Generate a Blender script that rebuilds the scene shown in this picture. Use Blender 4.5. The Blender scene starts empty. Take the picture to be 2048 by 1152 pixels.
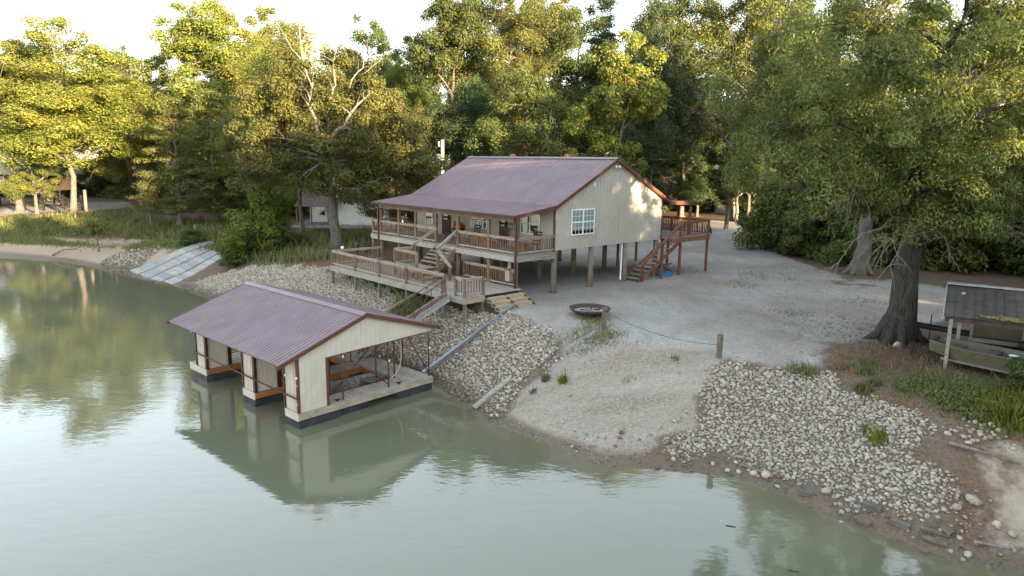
import bpy, bmesh, math, random
import numpy as np
from mathutils import Vector, Matrix, noise as mnoise

scene = bpy.context.scene
COL = scene.collection
R = math.radians

# ------------------------------------------------------------------ camera, sky, sun, exposure
cam_data = bpy.data.cameras.new('camera')
cam = bpy.data.objects.new('camera', cam_data); COL.objects.link(cam)
cam_data.sensor_width = 36.0
cam_data.lens = 36.0 * 1363.9 / 2048.0
cam_data.clip_start = 0.1; cam_data.clip_end = 2000.0
CAM_Z = 7.2065
cam.matrix_world = (Matrix.Translation((0, 0, CAM_Z)) @ Matrix.Rotation(R(90) - 0.1829, 4, 'X')
                    @ Matrix.Rotation(0.0161, 4, 'Z'))
scene.camera = cam

SUN_EL = R(8.0)
SUN_DIR = Vector((0.665, -0.747, 0)).normalized() * math.cos(SUN_EL) + Vector((0, 0, math.sin(SUN_EL)))
world = bpy.data.worlds.new('World'); scene.world = world
world.use_nodes = True
wn = world.node_tree; wn.nodes.clear()
wo = wn.nodes.new('ShaderNodeOutputWorld'); wb = wn.nodes.new('ShaderNodeBackground')
sky = wn.nodes.new('ShaderNodeTexSky'); sky.sky_type = 'NISHITA'; sky.sun_disc = False
sky.sun_elevation = SUN_EL
sky.sun_rotation = math.atan2(SUN_DIR.x, SUN_DIR.y)
sky.dust_density = 0.5; sky.ozone_density = 2.7; sky.air_density = 1.45
hs = wn.nodes.new('ShaderNodeHueSaturation'); hs.inputs['Saturation'].default_value = 0.40
wn.links.new(sky.outputs[0], hs.inputs['Color']); wn.links.new(hs.outputs[0], wb.inputs[0])
wb.inputs[1].default_value = 0.15
wn.links.new(wb.outputs[0], wo.inputs[0])

sun_data = bpy.data.lights.new('sun', 'SUN'); sun_data.energy = 4.8; sun_data.angle = R(0.5)
sun_data.color = (1.0, 0.74, 0.42)
sun = bpy.data.objects.new('sun', sun_data); COL.objects.link(sun)
sun.rotation_euler = SUN_DIR.to_track_quat('Z', 'Y').to_euler()

scene.view_settings.view_transform = 'Standard'; scene.view_settings.look = 'None'
scene.view_settings.gamma = 1.0; scene.view_settings.use_curve_mapping = False
scene.view_settings.exposure = 2.9
scene.render.engine = 'CYCLES'
scene.cycles.max_bounces = 6; scene.cycles.diffuse_bounces = 3; scene.cycles.glossy_bounces = 3
scene.cycles.transmission_bounces = 3; scene.cycles.transparent_max_bounces = 4
scene.cycles.caustics_reflective = False; scene.cycles.caustics_refractive = False
scene.cycles.use_denoising = True

# ------------------------------------------------------------------ materials
def new_mat(name):
    m = bpy.data.materials.new(name); m.use_nodes = True
    nt = m.node_tree; return m, nt, nt.nodes['Principled BSDF']

def N(nt, typ, **kw):
    n = nt.nodes.new(typ)
    for k, v in kw.items():
        if k.startswith('i_'):
            n.inputs[k[2:].replace('_', ' ')].default_value = v
        else: setattr(n, k, v)
    return n

def mixc(nt, fac, a, b, blend='MIX'):
    n = nt.nodes.new('ShaderNodeMix'); n.data_type = 'RGBA'; n.blend_type = blend
    for sock, v in ((n.inputs[0], fac), (n.inputs[6], a), (n.inputs[7], b)):
        if hasattr(v, 'is_linked') or hasattr(v, 'node'): nt.links.new(v, sock)
        elif isinstance(v, (int, float)): sock.default_value = v
        else: sock.default_value = (*v, 1) if len(v) == 3 else v
    return n.outputs[2]

def ramp(nt, fac, a, b, c0=(0, 0, 0), c1=(1, 1, 1)):
    n = nt.nodes.new('ShaderNodeValToRGB')
    n.color_ramp.elements[0].position = a; n.color_ramp.elements[1].position = b
    n.color_ramp.elements[0].color = (*c0, 1); n.color_ramp.elements[1].color = (*c1, 1)
    nt.links.new(fac, n.inputs[0]); return n.outputs[0]

def math2(nt, op, a, b):
    n = nt.nodes.new('ShaderNodeMath'); n.operation = op
    for s, v in ((n.inputs[0], a), (n.inputs[1], b)):
        if isinstance(v, (int, float)): s.default_value = v
        else: nt.links.new(v, s)
    return n.outputs[0]

def coords(nt, scale=(1, 1, 1), world=False):
    mp = N(nt, 'ShaderNodeMapping'); mp.inputs['Scale'].default_value = scale
    if world:
        g = N(nt, 'ShaderNodeNewGeometry'); nt.links.new(g.outputs['Position'], mp.inputs['Vector'])
    else:
        tc = N(nt, 'ShaderNodeTexCoord'); nt.links.new(tc.outputs['Object'], mp.inputs['Vector'])
        oi = N(nt, 'ShaderNodeObjectInfo')
        mu = N(nt, 'ShaderNodeVectorMath', operation='SCALE'); mu.inputs[0].default_value = (37, 19, 53)
        nt.links.new(oi.outputs['Random'], mu.inputs['Scale']); nt.links.new(mu.outputs[0], mp.inputs['Location'])
    return mp.outputs[0]

def noise(nt, vec, scale, detail=4, rough=.6):
    n = N(nt, 'ShaderNodeTexNoise'); n.inputs['Scale'].default_value = scale
    n.inputs['Detail'].default_value = detail; n.inputs['Roughness'].default_value = rough
    nt.links.new(vec, n.inputs['Vector']); return n.outputs[0]

def bump(nt, b, h, strength, dist):
    n = N(nt, 'ShaderNodeBump'); n.inputs['Strength'].default_value = strength; n.inputs['Distance'].default_value = dist
    nt.links.new(h, n.inputs['Height']); nt.links.new(n.outputs[0], b.inputs['Normal'])

def surf(name, c1, c2, rough=.7, scale=(6, 6, 6), nscale=1.0, metal=0.0, objvar=0.0, bump_s=0.0, bump_d=.01, spec=.4,
         stain=None, stain_amt=.5, world=False):
    """two-tone worn surface; objvar gives every separate piece its own brightness"""
    m, nt, b = new_mat(name)
    v = coords(nt, scale, world); f = noise(nt, v, nscale, 6, .65)
    col = mixc(nt, ramp(nt, f, .32, .68), c1, c2)
    if stain:
        v2 = coords(nt, (1, 1, 1), world); f2 = noise(nt, v2, 1.3, 5, .7)
        col = mixc(nt, math2(nt, 'MULTIPLY', ramp(nt, f2, .5, .68), stain_amt), col, stain)
    if objvar:
        oi = N(nt, 'ShaderNodeObjectInfo')
        k = math2(nt, 'ADD', math2(nt, 'MULTIPLY', oi.outputs['Random'], 2 * objvar), 1 - objvar)
        hsv = N(nt, 'ShaderNodeHueSaturation'); nt.links.new(col, hsv.inputs['Color']); nt.links.new(k, hsv.inputs['Value'])
        col = hsv.outputs[0]
    nt.links.new(col, b.inputs['Base Color'])
    b.inputs['Roughness'].default_value = rough; b.inputs['Metallic'].default_value = metal
    b.inputs['Specular IOR Level'].default_value = spec
    if bump_s: bump(nt, b, f, bump_s, bump_d)
    return m

def leaf_mat(name, dark, light, autumn, a_amt, trans=.35):
    m, nt, b = new_mat(name)
    at = N(nt, 'ShaderNodeVertexColor', layer_name='tint')
    sp = N(nt, 'ShaderNodeSeparateColor'); nt.links.new(at.outputs[0], sp.inputs[0])
    col = mixc(nt, sp.outputs[0], dark, light)
    col = mixc(nt, math2(nt, 'MULTIPLY', sp.outputs[1], a_amt), col, autumn)
    oi = N(nt, 'ShaderNodeObjectInfo')
    hsv = N(nt, 'ShaderNodeHueSaturation'); nt.links.new(col, hsv.inputs['Color'])
    nt.links.new(math2(nt, 'ADD', math2(nt, 'MULTIPLY', oi.outputs['Random'], .03), .485), hsv.inputs['Hue'])
    nt.links.new(math2(nt, 'ADD', math2(nt, 'MULTIPLY', oi.outputs['Random'], .35), .83), hsv.inputs['Value'])
    out = nt.nodes['Material Output']
    nt.links.new(hsv.outputs[0], b.inputs['Base Color']); b.inputs['Roughness'].default_value = .6
    b.inputs['Specular IOR Level'].default_value = .25
    tr = N(nt, 'ShaderNodeBsdfTranslucent'); nt.links.new(hsv.outputs[0], tr.inputs['Color'])
    ms = N(nt, 'ShaderNodeMixShader'); ms.inputs[0].default_value = trans
    nt.links.new(b.outputs[0], ms.inputs[1]); nt.links.new(tr.outputs[0], ms.inputs[2])
    nt.links.new(ms.outputs[0], out.inputs['Surface'])
    return m

M = {}
M['leaf_green'] = leaf_mat('leaf_green', (.045, .068, .020), (.105, .140, .038), (.19, .15, .03), .4)
M['leaf_olive'] = leaf_mat('leaf_olive', (.070, .085, .024), (.165, .175, .045), (.24, .15, .03), .55)
M['leaf_gold'] = leaf_mat('leaf_gold', (.115, .138, .028), (.235, .25, .052), (.30, .22, .045), .5, .45)
M['leaf_dark'] = leaf_mat('leaf_dark', (.030, .050, .020), (.070, .104, .034), (.10, .09, .03), .3, .25)
M['leaf_bright'] = leaf_mat('leaf_bright', (.085, .125, .018), (.17, .22, .035), (.22, .2, .04), .3, .45)
M['leaf_willow'] = leaf_mat('leaf_willow', (.080, .114, .032), (.19, .222, .060), (.19, .14, .035), .4, .35)
M['leaf_dry'] = leaf_mat('leaf_dry', (.12, .085, .045), (.21, .16, .09), (.20, .09, .04), .4, .2)
M['weed'] = leaf_mat('weed', (.095, .12, .04), (.215, .235, .085), (.24, .19, .09), .7, .35)
M['weed_yellow'] = leaf_mat('weed_yellow', (.10, .14, .02), (.22, .25, .03), (.25, .22, .05), .5, .35)
M['grass_dry'] = leaf_mat('grass_dry', (.16, .12, .07), (.28, .21, .13), (.20, .11, .06), .5, .2)
M['bark'] = surf('bark', (.055, .046, .038), (.17, .15, .13), .9, (5, 5, 1.1), 2.2, bump_s=.9, bump_d=.06)
M['bark_pale'] = surf('bark_pale', (.075, .066, .058), (.21, .187, .162), .85, (4, 4, .9), 1.5, bump_s=.5, bump_d=.03)
M['bark_dark'] = surf('bark_dark', (.012, .0105, .0095), (.085, .075, .066), .95, (7, 7, .9), 2.0, bump_s=1, bump_d=.09)
M['dead_wood'] = surf('dead_wood', (.13, .115, .10), (.27, .245, .215), .85, (4, 4, 1), 2)
M['roof'] = surf('roof_metal', (.138, .095, .108), (.185, .132, .148), .40, (.9, .9, .9), 1.3, spec=.5, objvar=.05, stain=(.205, .165, .188), stain_amt=.22)
M['trim'] = surf('brown_trim', (.085, .036, .024), (.12, .052, .036), .45, (2, 2, 2), 1)
M['maroon'] = surf('dark_maroon_trim', (.040, .013, .013), (.06, .02, .018), .45, (2, 2, 2), 1)
M['siding'] = surf('tan_metal_siding', (.385, .358, .315), (.43, .405, .36), .5, (.5, .5, 2), 1.0, objvar=.035, spec=.4, stain=(.33, .30, .25), stain_amt=.4)
M['siding_pale'] = surf('cream_metal_siding', (.49, .45, .38), (.555, .515, .44), .5, (.5, .5, 2), 1.0, objvar=.025,
                        stain=(.34, .31, .255), stain_amt=.25)
M['siding_white'] = surf('white_metal_siding', (.55, .57, .57), (.66, .68, .68), .5, (1, 1, 3), 1.0, stain=(.38, .38, .35), stain_amt=.3)
M['wood_grey'] = surf('weathered_deck_wood', (.20, .180, .155), (.40, .365, .32), .8, (1.2, 12, 12), 1.0, objvar=.16, bump_s=.25, bump_d=.01,
                      stain=(.15, .125, .10), stain_amt=.5)
M['wood_dock'] = surf('pale_dock_planks', (.28, .245, .20), (.46, .41, .35), .8, (1.2, 9, 9), 1.0, objvar=.14, bump_s=.25, bump_d=.01, stain=(.20, .16, .12), stain_amt=.5)
M['wood_brown'] = surf('brown_rail_wood', (.115, .066, .040), (.215, .135, .085), .75, (5, 5, 2), 1.0, objvar=.18, stain=(.27, .23, .19), stain_amt=.5)
M['wood_rail'] = surf('greyed_rail_cap', (.25, .205, .16), (.40, .34, .28), .8, (2, 2, 6), 1.0, objvar=.1, stain=(.20, .14, .09), stain_amt=.5)
M['wood_red'] = surf('stained_cedar', (.135, .058, .030), (.22, .105, .055), .7, (5, 5, 2), 1.0, objvar=.15, stain=(.10, .05, .03), stain_amt=.4)
M['wood_new'] = surf('honey_wood', (.29, .225, .15), (.42, .34, .245), .75, (1.5, 8, 8), 1.0, objvar=.14, stain=(.27, .21, .15), stain_amt=.5)
M['wood_dark'] = surf('dark_framing', (.045, .032, .024), (.085, .062, .047), .85, (4, 4, 4), 1.0)
M['piling'] = surf('piling_wood', (.12, .098, .075), (.235, .20, .165), .9, (9, 9, 1.2), 1.0, objvar=.1, bump_s=.5, bump_d=.02, stain=(.09, .085, .05), stain_amt=.5)
M['orange_wood'] = surf('orange_rim_board', (.22, .085, .024), (.32, .14, .042), .7, (1, 6, 6), 1.0, objvar=.1, stain=(.12, .07, .04), stain_amt=.5)
M['float'] = surf('black_float', (.018, .020, .024), (.045, .050, .058), .5, (3, 3, 3), 1.0, objvar=.15, stain=(.11, .10, .085), stain_amt=.35)
M['rust_dark'] = surf('dark_rusty_steel', (.040, .024, .018), (.085, .048, .034), .75, (9, 9, 9), 1.0, stain=(.03, .022, .02), stain_amt=.6)
M['wet_block'] = surf('muddy_concrete', (.085, .075, .062), (.17, .152, .13), .8, (4, 4, 4), 1, bump_s=.5, bump_d=.03, objvar=.2, stain=(.08, .065, .05), stain_amt=.7)
M['rust'] = surf('rusty_steel', (.075, .030, .018), (.17, .075, .042), .8, (9, 9, 9), 1.0, stain=(.05, .03, .025), stain_amt=.6)
M['pole_wood'] = surf('silvered_pole', (.27, .25, .225), (.41, .39, .36), .85, (4, 4, .8), 1)
M['galv'] = surf('galvanised_steel', (.24, .265, .30), (.36, .385, .42), .42, (2, 8, 8), 1.0, metal=.75, stain=(.25, .24, .23), stain_amt=.4)
M['white'] = surf('white_vinyl', (.72, .72, .70), (.80, .80, .78), .45, (3, 3, 3), 1.0)
M['grey_metal'] = surf('grey_metal', (.22, .22, .22), (.30, .30, .30), .5, (3, 3, 3), 1, metal=.4)
M['black'] = surf('black_paint', (.010, .010, .011), (.022, .022, .023), .45, (3, 3, 3), 1)
M['rope'] = surf('pale_rope', (.42, .36, .27), (.52, .46, .36), .9, (20, 20, 20), 1)
M['concrete'] = surf('concrete', (.26, .25, .235), (.40, .385, .36), .9, (6, 6, 6), 1, bump_s=.4, bump_d=.02, objvar=.12)
M['stone'] = surf('limestone', (.26, .228, .185), (.45, .41, .35), .9, (8, 8, 8), 1, bump_s=.5, bump_d=.02, objvar=.28)
M['red_paint'] = surf('red_enamel', (.36, .03, .02), (.42, .045, .03), .3, (3, 3, 3), 1)
M['orange'] = surf('orange_reflector', (.75, .16, .02), (.8, .2, .03), .3, (3, 3, 3), 1)
M['ash'] = surf('ash', (.13, .125, .12), (.46, .44, .42), .95, (9, 9, 9), 1, bump_s=.8, bump_d=.05)
M['tarp'] = surf('blue_tarp', (.02, .10, .30), (.04, .16, .42), .4, (5, 5, 5), 1)
M['shed_roof'] = surf('old_dark_roof', (.040, .035, .033), (.078, .070, .068), .7, (1.5, 3, 3), 1, objvar=.14, stain=(.15, .10, .075), stain_amt=.45)
M['roof_brown'] = surf('brown_shingle', (.10, .075, .06), (.16, .12, .10), .8, (4, 4, 4), 1)
M['roof_grey'] = surf('grey_shingle', (.17, .165, .165), (.26, .25, .25), .85, (3, 3, 3), 1)
M['brown_wall'] = surf('brown_board_wall', (.040, .028, .022), (.07, .05, .04), .8, (1, 1, 6), 1)
M['moss'] = surf('moss', (.12, .105, .04), (.20, .17, .06), .95, (9, 9, 9), 1, bump_s=.6, bump_d=.02)
M['lichen'] = surf('lichened_ridge', (.24, .27, .24), (.40, .43, .39), .9, (5, 5, 5), 1, bump_s=.4, bump_d=.02)
M['boat_olive'] = surf('olive_boat_paint', (.10, .088, .055), (.155, .135, .088), .5, (2, 2, 2), 1, stain=(.07, .065, .045), stain_amt=.5)
M['boat_in'] = surf('boat_inside', (.09, .085, .072), (.15, .14, .12), .7, (3, 3, 3), 1, stain=(.08, .07, .05), stain_amt=.5)
M['camo'] = surf('camouflage_boat_paint', (.06, .055, .045), (.30, .27, .225), .6, (7, 7, 7), 1.2, stain=(.20, .17, .12), stain_amt=.5)
M['mat_slab'] = surf('pale_mat_slab', (.27, .265, .25), (.37, .36, .345), .85, (2, 2, 2), 1, objvar=.12, bump_s=.3, bump_d=.02)
M['mat_blue'] = surf('blue_grey_mat_slab', (.215, .232, .245), (.29, .305, .315), .8, (2, 2, 2), 1, objvar=.12)
M['pattern'] = surf('carved_grey_board', (.15, .15, .14), (.46, .45, .42), .8, (7, 7, 5), 1)
M['dead_leaf'] = surf('dead_leaf', (.16, .07, .035), (.27, .14, .08), .8, (9, 9, 9), 1, objvar=.3)
def glass(name, col, rough=.04):
    m, nt, b = new_mat(name); b.inputs['Base Color'].default_value = (*col, 1)
    b.inputs['Roughness'].default_value = rough; b.inputs['Specular IOR Level'].default_value = .8
    b.inputs['Coat Weight'].default_value = .6; b.inputs['Coat Roughness'].default_value = .02
    return m
M['glass'] = glass('dark_window_glass', (.018, .021, .022))
M['reflect_tint'] = glass('reflection_tint_glass', (.20, .26, .26), .3)  # pale teal window reflection painted into the base colour

# ------------------------------------------------------------------ mesh builder and object helpers
class MB:
    def __init__(s): s.v = []; s.f = []
    def add(s, vs, fs):
        o = len(s.v); s.v.extend([tuple(p) for p in vs]); s.f.extend([tuple(i + o for i in q) for q in fs]); return s
    def hexa(s, a): return s.add(a, [(0, 3, 2, 1), (4, 5, 6, 7), (0, 1, 5, 4), (1, 2, 6, 5), (2, 3, 7, 6), (3, 0, 4, 7)])
    def box(s, x0, x1, y0, y1, z0, z1):
        return s.hexa([(x0, y0, z0), (x1, y0, z0), (x1, y1, z0), (x0, y1, z0), (x0, y0, z1), (x1, y0, z1), (x1, y1, z1), (x0, y1, z1)])
    def beam(s, p, q, w, h, up=(0, 0, 1)):
        p, q, up = Vector(p), Vector(q), Vector(up); d = (q - p).normalized()
        if abs(d.dot(up)) > .98: up = Vector((1, 0, 0))
        a = d.cross(up).normalized() * w / 2; b = a.cross(d).normalized() * h / 2
        return s.hexa([p - a - b, q - a - b, q + a - b, p + a - b, p - a + b, q - a + b, q + a + b, p + a + b])
    def tube(s, pts, rad, n=8, cap=True):
        pts = [Vector(p) for p in pts]; rad = [rad] * len(pts) if isinstance(rad, (int, float)) else rad
        o = len(s.v); ref = Vector((0, 0, 1))
        d0 = (pts[1] - pts[0]).normalized()
        if abs(d0.z) > .9: ref = Vector((1, 0, 0))
        for i, p in enumerate(pts):
            d = (pts[min(i + 1, len(pts) - 1)] - pts[max(i - 1, 0)]).normalized()
            a = d.cross(ref); a = a.normalized() if a.length > 1e-4 else Vector((1, 0, 0)); b = d.cross(a)
            for k in range(n):
                t = 2 * math.pi * k / n; s.v.append(tuple(p + (a * math.cos(t) + b * math.sin(t)) * rad[i]))
        for i in range(len(pts) - 1):
            for k in range(n):
                k2 = (k + 1) % n; s.f.append((o + i * n + k, o + i * n + k2, o + (i + 1) * n + k2, o + (i + 1) * n + k))
        if cap:
            s.f.append(tuple(o + k for k in range(n))[::-1]); s.f.append(tuple(o + (len(pts) - 1) * n + k for k in range(n)))
        return s
    def lathe(s, prof, n=16, c=(0, 0, 0)):
        o = len(s.v)
        for r, z in prof:
            for k in range(n):
                t = 2 * math.pi * k / n; s.v.append((c[0] + r * math.cos(t), c[1] + r * math.sin(t), c[2] + z))
        for i in range(len(prof) - 1):
            for k in range(n):
                k2 = (k + 1) % n; s.f.append((o + i * n + k, o + i * n + k2, o + (i + 1) * n + k2, o + (i + 1) * n + k))
        return s
    def prism(s, poly, axis, a, b):
        """polygon in the plane across `axis` ('x' or 'y'), pushed from a to b"""
        def P(u, z, t): return (t, u, z) if axis == 'x' else (u, t, z)
        n = len(poly); o = len(s.v)
        s.v.extend(P(u, z, a) for u, z in poly); s.v.extend(P(u, z, b) for u, z in poly)
        s.f.append(tuple(o + i for i in range(n))); s.f.append(tuple(o + n + i for i in reversed(range(n))))
        for i in range(n): j = (i + 1) % n; s.f.append((o + j, o + i, o + n + i, o + n + j))
        return s
    def mesh(s, name, mat=None, smooth=False, fix=True):
        me = bpy.data.meshes.new(name); me.from_pydata(s.v, [], s.f)
        if fix:
            bm = bmesh.new(); bm.from_mesh(me); bmesh.ops.recalc_face_normals(bm, faces=bm.faces); bm.to_mesh(me); bm.free()
        if mat: me.materials.append(mat)
        if smooth: me.polygons.foreach_set('use_smooth', [True] * len(me.polygons))
        me.update(); return me
    def build(s, name, mat, parent=None, smooth=False, label=None, loc=None, rot=None):
        return put(name, s.mesh(name, M[mat] if isinstance(mat, str) else mat, smooth), parent, loc, rot, label)

def put(name, me, parent=None, loc=None, rot=None, label=None, scale=None):
    o = bpy.data.objects.new(name, me); COL.objects.link(o)
    if parent: o.parent = parent
    if loc is not None: o.location = loc
    if rot is not None: o.rotation_euler = rot
    if scale is not None: o.scale = scale
    if label: o['label'] = label
    return o

def tag(o, label, cat, group=None):
    o['label'] = label; o['category'] = cat
    if group: o['group'] = group
    return o

def thing(name, label, cat, loc=(0, 0, 0), rz=0.0, group=None, scale=None):
    return tag(put(name, None, None, loc, (0, 0, rz), None, scale), label, cat, group)

def kind(o, k): o['kind'] = k; return o

def np_mesh(name, V, F, mat, tint=None, smooth=False):
    """fast mesh from arrays; F is (n,3) or (n,4); tint is per-vertex rgb"""
    me = bpy.data.meshes.new(name); k = F.shape[1]
    me.vertices.add(len(V)); me.vertices.foreach_set('co', V.astype(np.float32).ravel())
    me.loops.add(F.size); me.loops.foreach_set('vertex_index', F.astype(np.int32).ravel())
    me.polygons.add(len(F)); me.polygons.foreach_set('loop_start', np.arange(0, F.size, k, dtype=np.int32))
    me.polygons.foreach_set('loop_total', np.full(len(F), k, np.int32))
    if smooth: me.polygons.foreach_set('use_smooth', np.ones(len(F), bool))
    me.update(calc_edges=True)
    if tint is not None:
        a = me.color_attributes.new('tint', 'FLOAT_COLOR', 'POINT')
        c = np.ones((len(V), 4), np.float32); c[:, :tint.shape[1]] = tint; a.data.foreach_set('color', c.ravel())
    if mat: me.materials.append(mat)
    return me

# ------------------------------------------------------------------ terrain
SHORE=np.array([(-190,104),(-120,84),(-80,73),(-50.2,66.1),(-46.8,65.4),(-42,63.3),(-38.4,61.1),(-35.4,58.8),(-30.7,56.1),(-27.3,54),(-23.1,49.1),(-16.5,42.6),(-10,36.2),(-5.5,31.6),(-3.2,29.2),(-2.5,28),(-1.8,26.8),(-1.1,25.4),(-.4,24.8),(.7,23.5),(1.8,22.5),(2.7,21.5),(3.7,21.2),(5.1,21),(6.7,20.8),(7.6,20.5),(8.4,19.6),(9.1,18.5),(9.9,17.7),(10.6,16.8),(11.3,16.3),(12.1,15.9),(13,15.6),(15,14.6),(18,12),(22,6),(25,-6),(28,-60)],float)
WX=[-200,-50,-38,-30,-23,-15,-5,-2,0,1.5,4,6.7,8.4,10,12,15,25,60]
WW=[14,11,8,7,5.5,4.2,4.0,4.4,5.5,7,7,6.2,5.2,4.4,4.2,4.6,7,10]
ZW=-2.7
def shore(P):
    P=np.asarray(P,float); best=np.full(len(P),1e9); sg=np.ones(len(P)); fx=np.zeros(len(P))
    for a,b in zip(SHORE[:-1],SHORE[1:]):
        e=b-a; t=np.clip(((P-a)@e)/(e@e),0,1); q=a+t[:,None]*e; d=np.hypot(*(P-q).T)
        s=e[0]*(P[:,1]-a[1])-e[1]*(P[:,0]-a[0])
        m=d<best-1e-9; best[m]=d[m]; sg[m]=np.where(s[m]>=0,1,-1); fx[m]=q[m,0]
    return best*sg,fx
def wave(P,k,seed):
    r=np.random.RandomState(seed); v=0
    for i in range(5):
        a=r.rand()*6.283; ph=r.rand()*6.283; v=v+np.sin((P[:,0]*np.cos(a)+P[:,1]*np.sin(a))*k*(.7+.6*r.rand())+ph)
    return v/5
def height(P):
    P=np.asarray(P,float).reshape(-1,2); d,fx=shore(P)
    w=np.interp(fx,WX,WW); t=d/w+wave(P,1.1,3)*.05*np.clip(d,0,1)
    k=.45; h=np.clip(.5+.5*(1-t)/k,0,1); s=t*h+1*(1-h)-k*h*(1-h)   # smooth min(t,1)
    top=np.interp(P[:,0],[-60,-30,-14,-4,30],[-.25,-.15,0,0,0])
    z=ZW+(top-ZW)*s
    # concave toe on the earth bank at the right, small sandy shelf at the left
    z+= .035*wave(P,.9,5)+.02*wave(P,2.7,6)
    z+=np.where(t>1,np.clip(d-w,0,60)*np.interp(P[:,0],[-80,-20,10,30],[.004,.004,0,0]),0)
    return np.where(d<0,ZW+np.maximum(d*.32,-3),z)

def gz(x, y): return float(height([(x, y)])[0])

def inside(P, poly):
    x, y = P[:, 0], P[:, 1]; r = np.zeros(len(P), bool); n = len(poly); j = n - 1
    for i in range(n):
        xi, yi = poly[i]; xj, yj = poly[j]
        if yi != yj: r ^= ((yi > y) != (yj > y)) & (x < (xj - xi) * (y - yi) / (yj - yi) + xi)
        j = i
    return r
def edge_dist(P, poly):
    best = np.full(len(P), 1e9); q = np.array(poly, float)
    for a, b in zip(q, np.roll(q, -1, 0)):
        e = b - a; t = np.clip(((P - a) @ e) / max(e @ e, 1e-9), 0, 1)
        best = np.minimum(best, np.hypot(*(P - a - t[:, None] * e).T))
    return np.where(inside(P, poly), best, -best)
def soft(P, poly, w): return np.clip(.5 + edge_dist(P, poly) / (2 * w), 0, 1)

ROCK_B = [(8.08,25.89),(8.56,26.01),(10.21,24.88),(11.59,24.17),(11.81,22.68),(12.62,21.04),(13.28,20.0),(13.24,19.42),(12.86,19.24),(11.86,19.25),(12.08,18.59),(12.42,18.06),(12.34,17.41),(11.78,16.99),(11.07,17.11),(10.46,17.74),(9.3,18.92),(8.53,20.04),(7.47,21.17),(7.07,21.51),(6.05,21.43),(5.16,22.02),(4.97,22.36),(5.37,22.62),(6.65,22.54),(6.67,23.35),(7.12,24.49),(7.73,25.08)]
ROCK_A = [(-22.27,52.14),(-17.06,49.48),(-13.15,46.05),(-10.52,43.63),(-7.92,40.22),(-5.34,36.88),(-3.05,34.39),(-1.22,33.72),(0.17,32.24),(0.87,30.95),(1.95,29.62),(1.68,28.49),(1.96,27.64),(1.21,26.97),(0.79,26.39),(-0.21,26.0),(-0.39,25.26),(-1.2,25.86),(-1.89,27.2),(-2.89,28.83),(-3.46,29.57)] + [(-5.5, 31.4), (-10, 36), (-16.5, 42.3), (-23.3, 49), (-26.2, 52.2)]
ROCK_L = [(-36.03,57.7),(-37.76,62.13),(-36.94,64.47),(-32.24,62.8),(-32.48,60.5),(-32.22,57.43),(-30.31,55.43),(-34.8,57.81)]
STRIP = [(13.35,19.62),(14.21,19.55),(15.03,18.83),(14.76,18.42),(13.83,18.93),(13.24,19.3)]
SCAT = [(11.86,17.38),(12.69,16.97),(13.56,16.51),(13.04,15.69),(11.47,16.16),(10.62,16.97),(11.19,17.08)]
GRAVEL = [(0.41,31.76),(-0.45,33.19),(-1.64,34.48),(-2.9,41.33),(-4.85,45.2),(-5.94,55.38),(-1.28,67.63),(13.26,65.68),(26.26,91.17),(30.64,88.34),(23.67,69.36),(22.39,59.01),(21.94,51.58),(22.39,44.64),(25.39,44.08),(28.94,37.86),(26.84,35.0),(21.3,32.36),(15.24,27.31),(13.18,26.46),(11.54,24.47),(8.47,26.04),(7.82,25.06),(6.88,24.28),(6.68,22.65),(5.08,22.48),(3.71,21.43),(1.45,23.0),(-0.18,24.68),(0.39,25.99),(2.05,27.44),(1.95,29.56)]
BEACH = [(2.01,26.76),(4.57,27.74),(8.35,27.0),(7.73,25.08),(6.98,24.28),(6.65,22.54),(5.06,22.36),(3.7,21.32),(2.73,21.58),(0.75,23.61),(-0.28,24.87),(0.39,25.99)]
ROAD = [(-73.58,98.06),(-71.66,108.26),(-61.74,110.35),(-53.72,96.11),(-59.19,93.38),(-62.14,87.82),(-62.67,83.33)]
G_TALL = [(-55.27,73.16),(-60.63,80.54),(-54.6,83.13),(-51.08,87.62),(-39.94,78.22),(-32.27,77.73),(-22.38,65.32),(-20.15,58.72),(-24.18,60.12),(-30.29,63.65),(-39.48,69.11),(-49.12,72.03)]
G_SHORT = [(-55.55,73.54),(-24.35,60.55),(-23.47,58.3),(-31.91,62.13),(-44.26,68.48),(-53.74,71.03)]
G_BACK = [(-22.38,65.32),(-14.22,72.85),(-10.75,54.92),(-13.43,48.35),(-17.14,49.73),(-20.65,53.1)]
G_RIGHT = [(13.36,23.07),(15.11,23.65),(16.6,23.19),(17.53,22.34),(15.24,19.15),(14.21,19.55),(13.55,20.48),(13.06,21.87)]
G_FIRE = [(1.68,28.49),(3.05,29.43),(4.73,28.82),(4.06,27.84),(2.9,27.65),(2.08,27.9)]
G_FIRE2 = [(3.32,31.13),(4.26,31.15),(4.05,29.47),(3.3,29.73)]
G_DRY = [(12.85,25.32),(17.68,28.3),(17.76,26.73),(15.9,24.05),(13.48,23.29),(12.88,24.22)]
G_RAMP = [(-6.17,36.85),(-4.89,37.71),(-3.68,36.81),(-4.6,35.35),(-5.94,35.4)]

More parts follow.
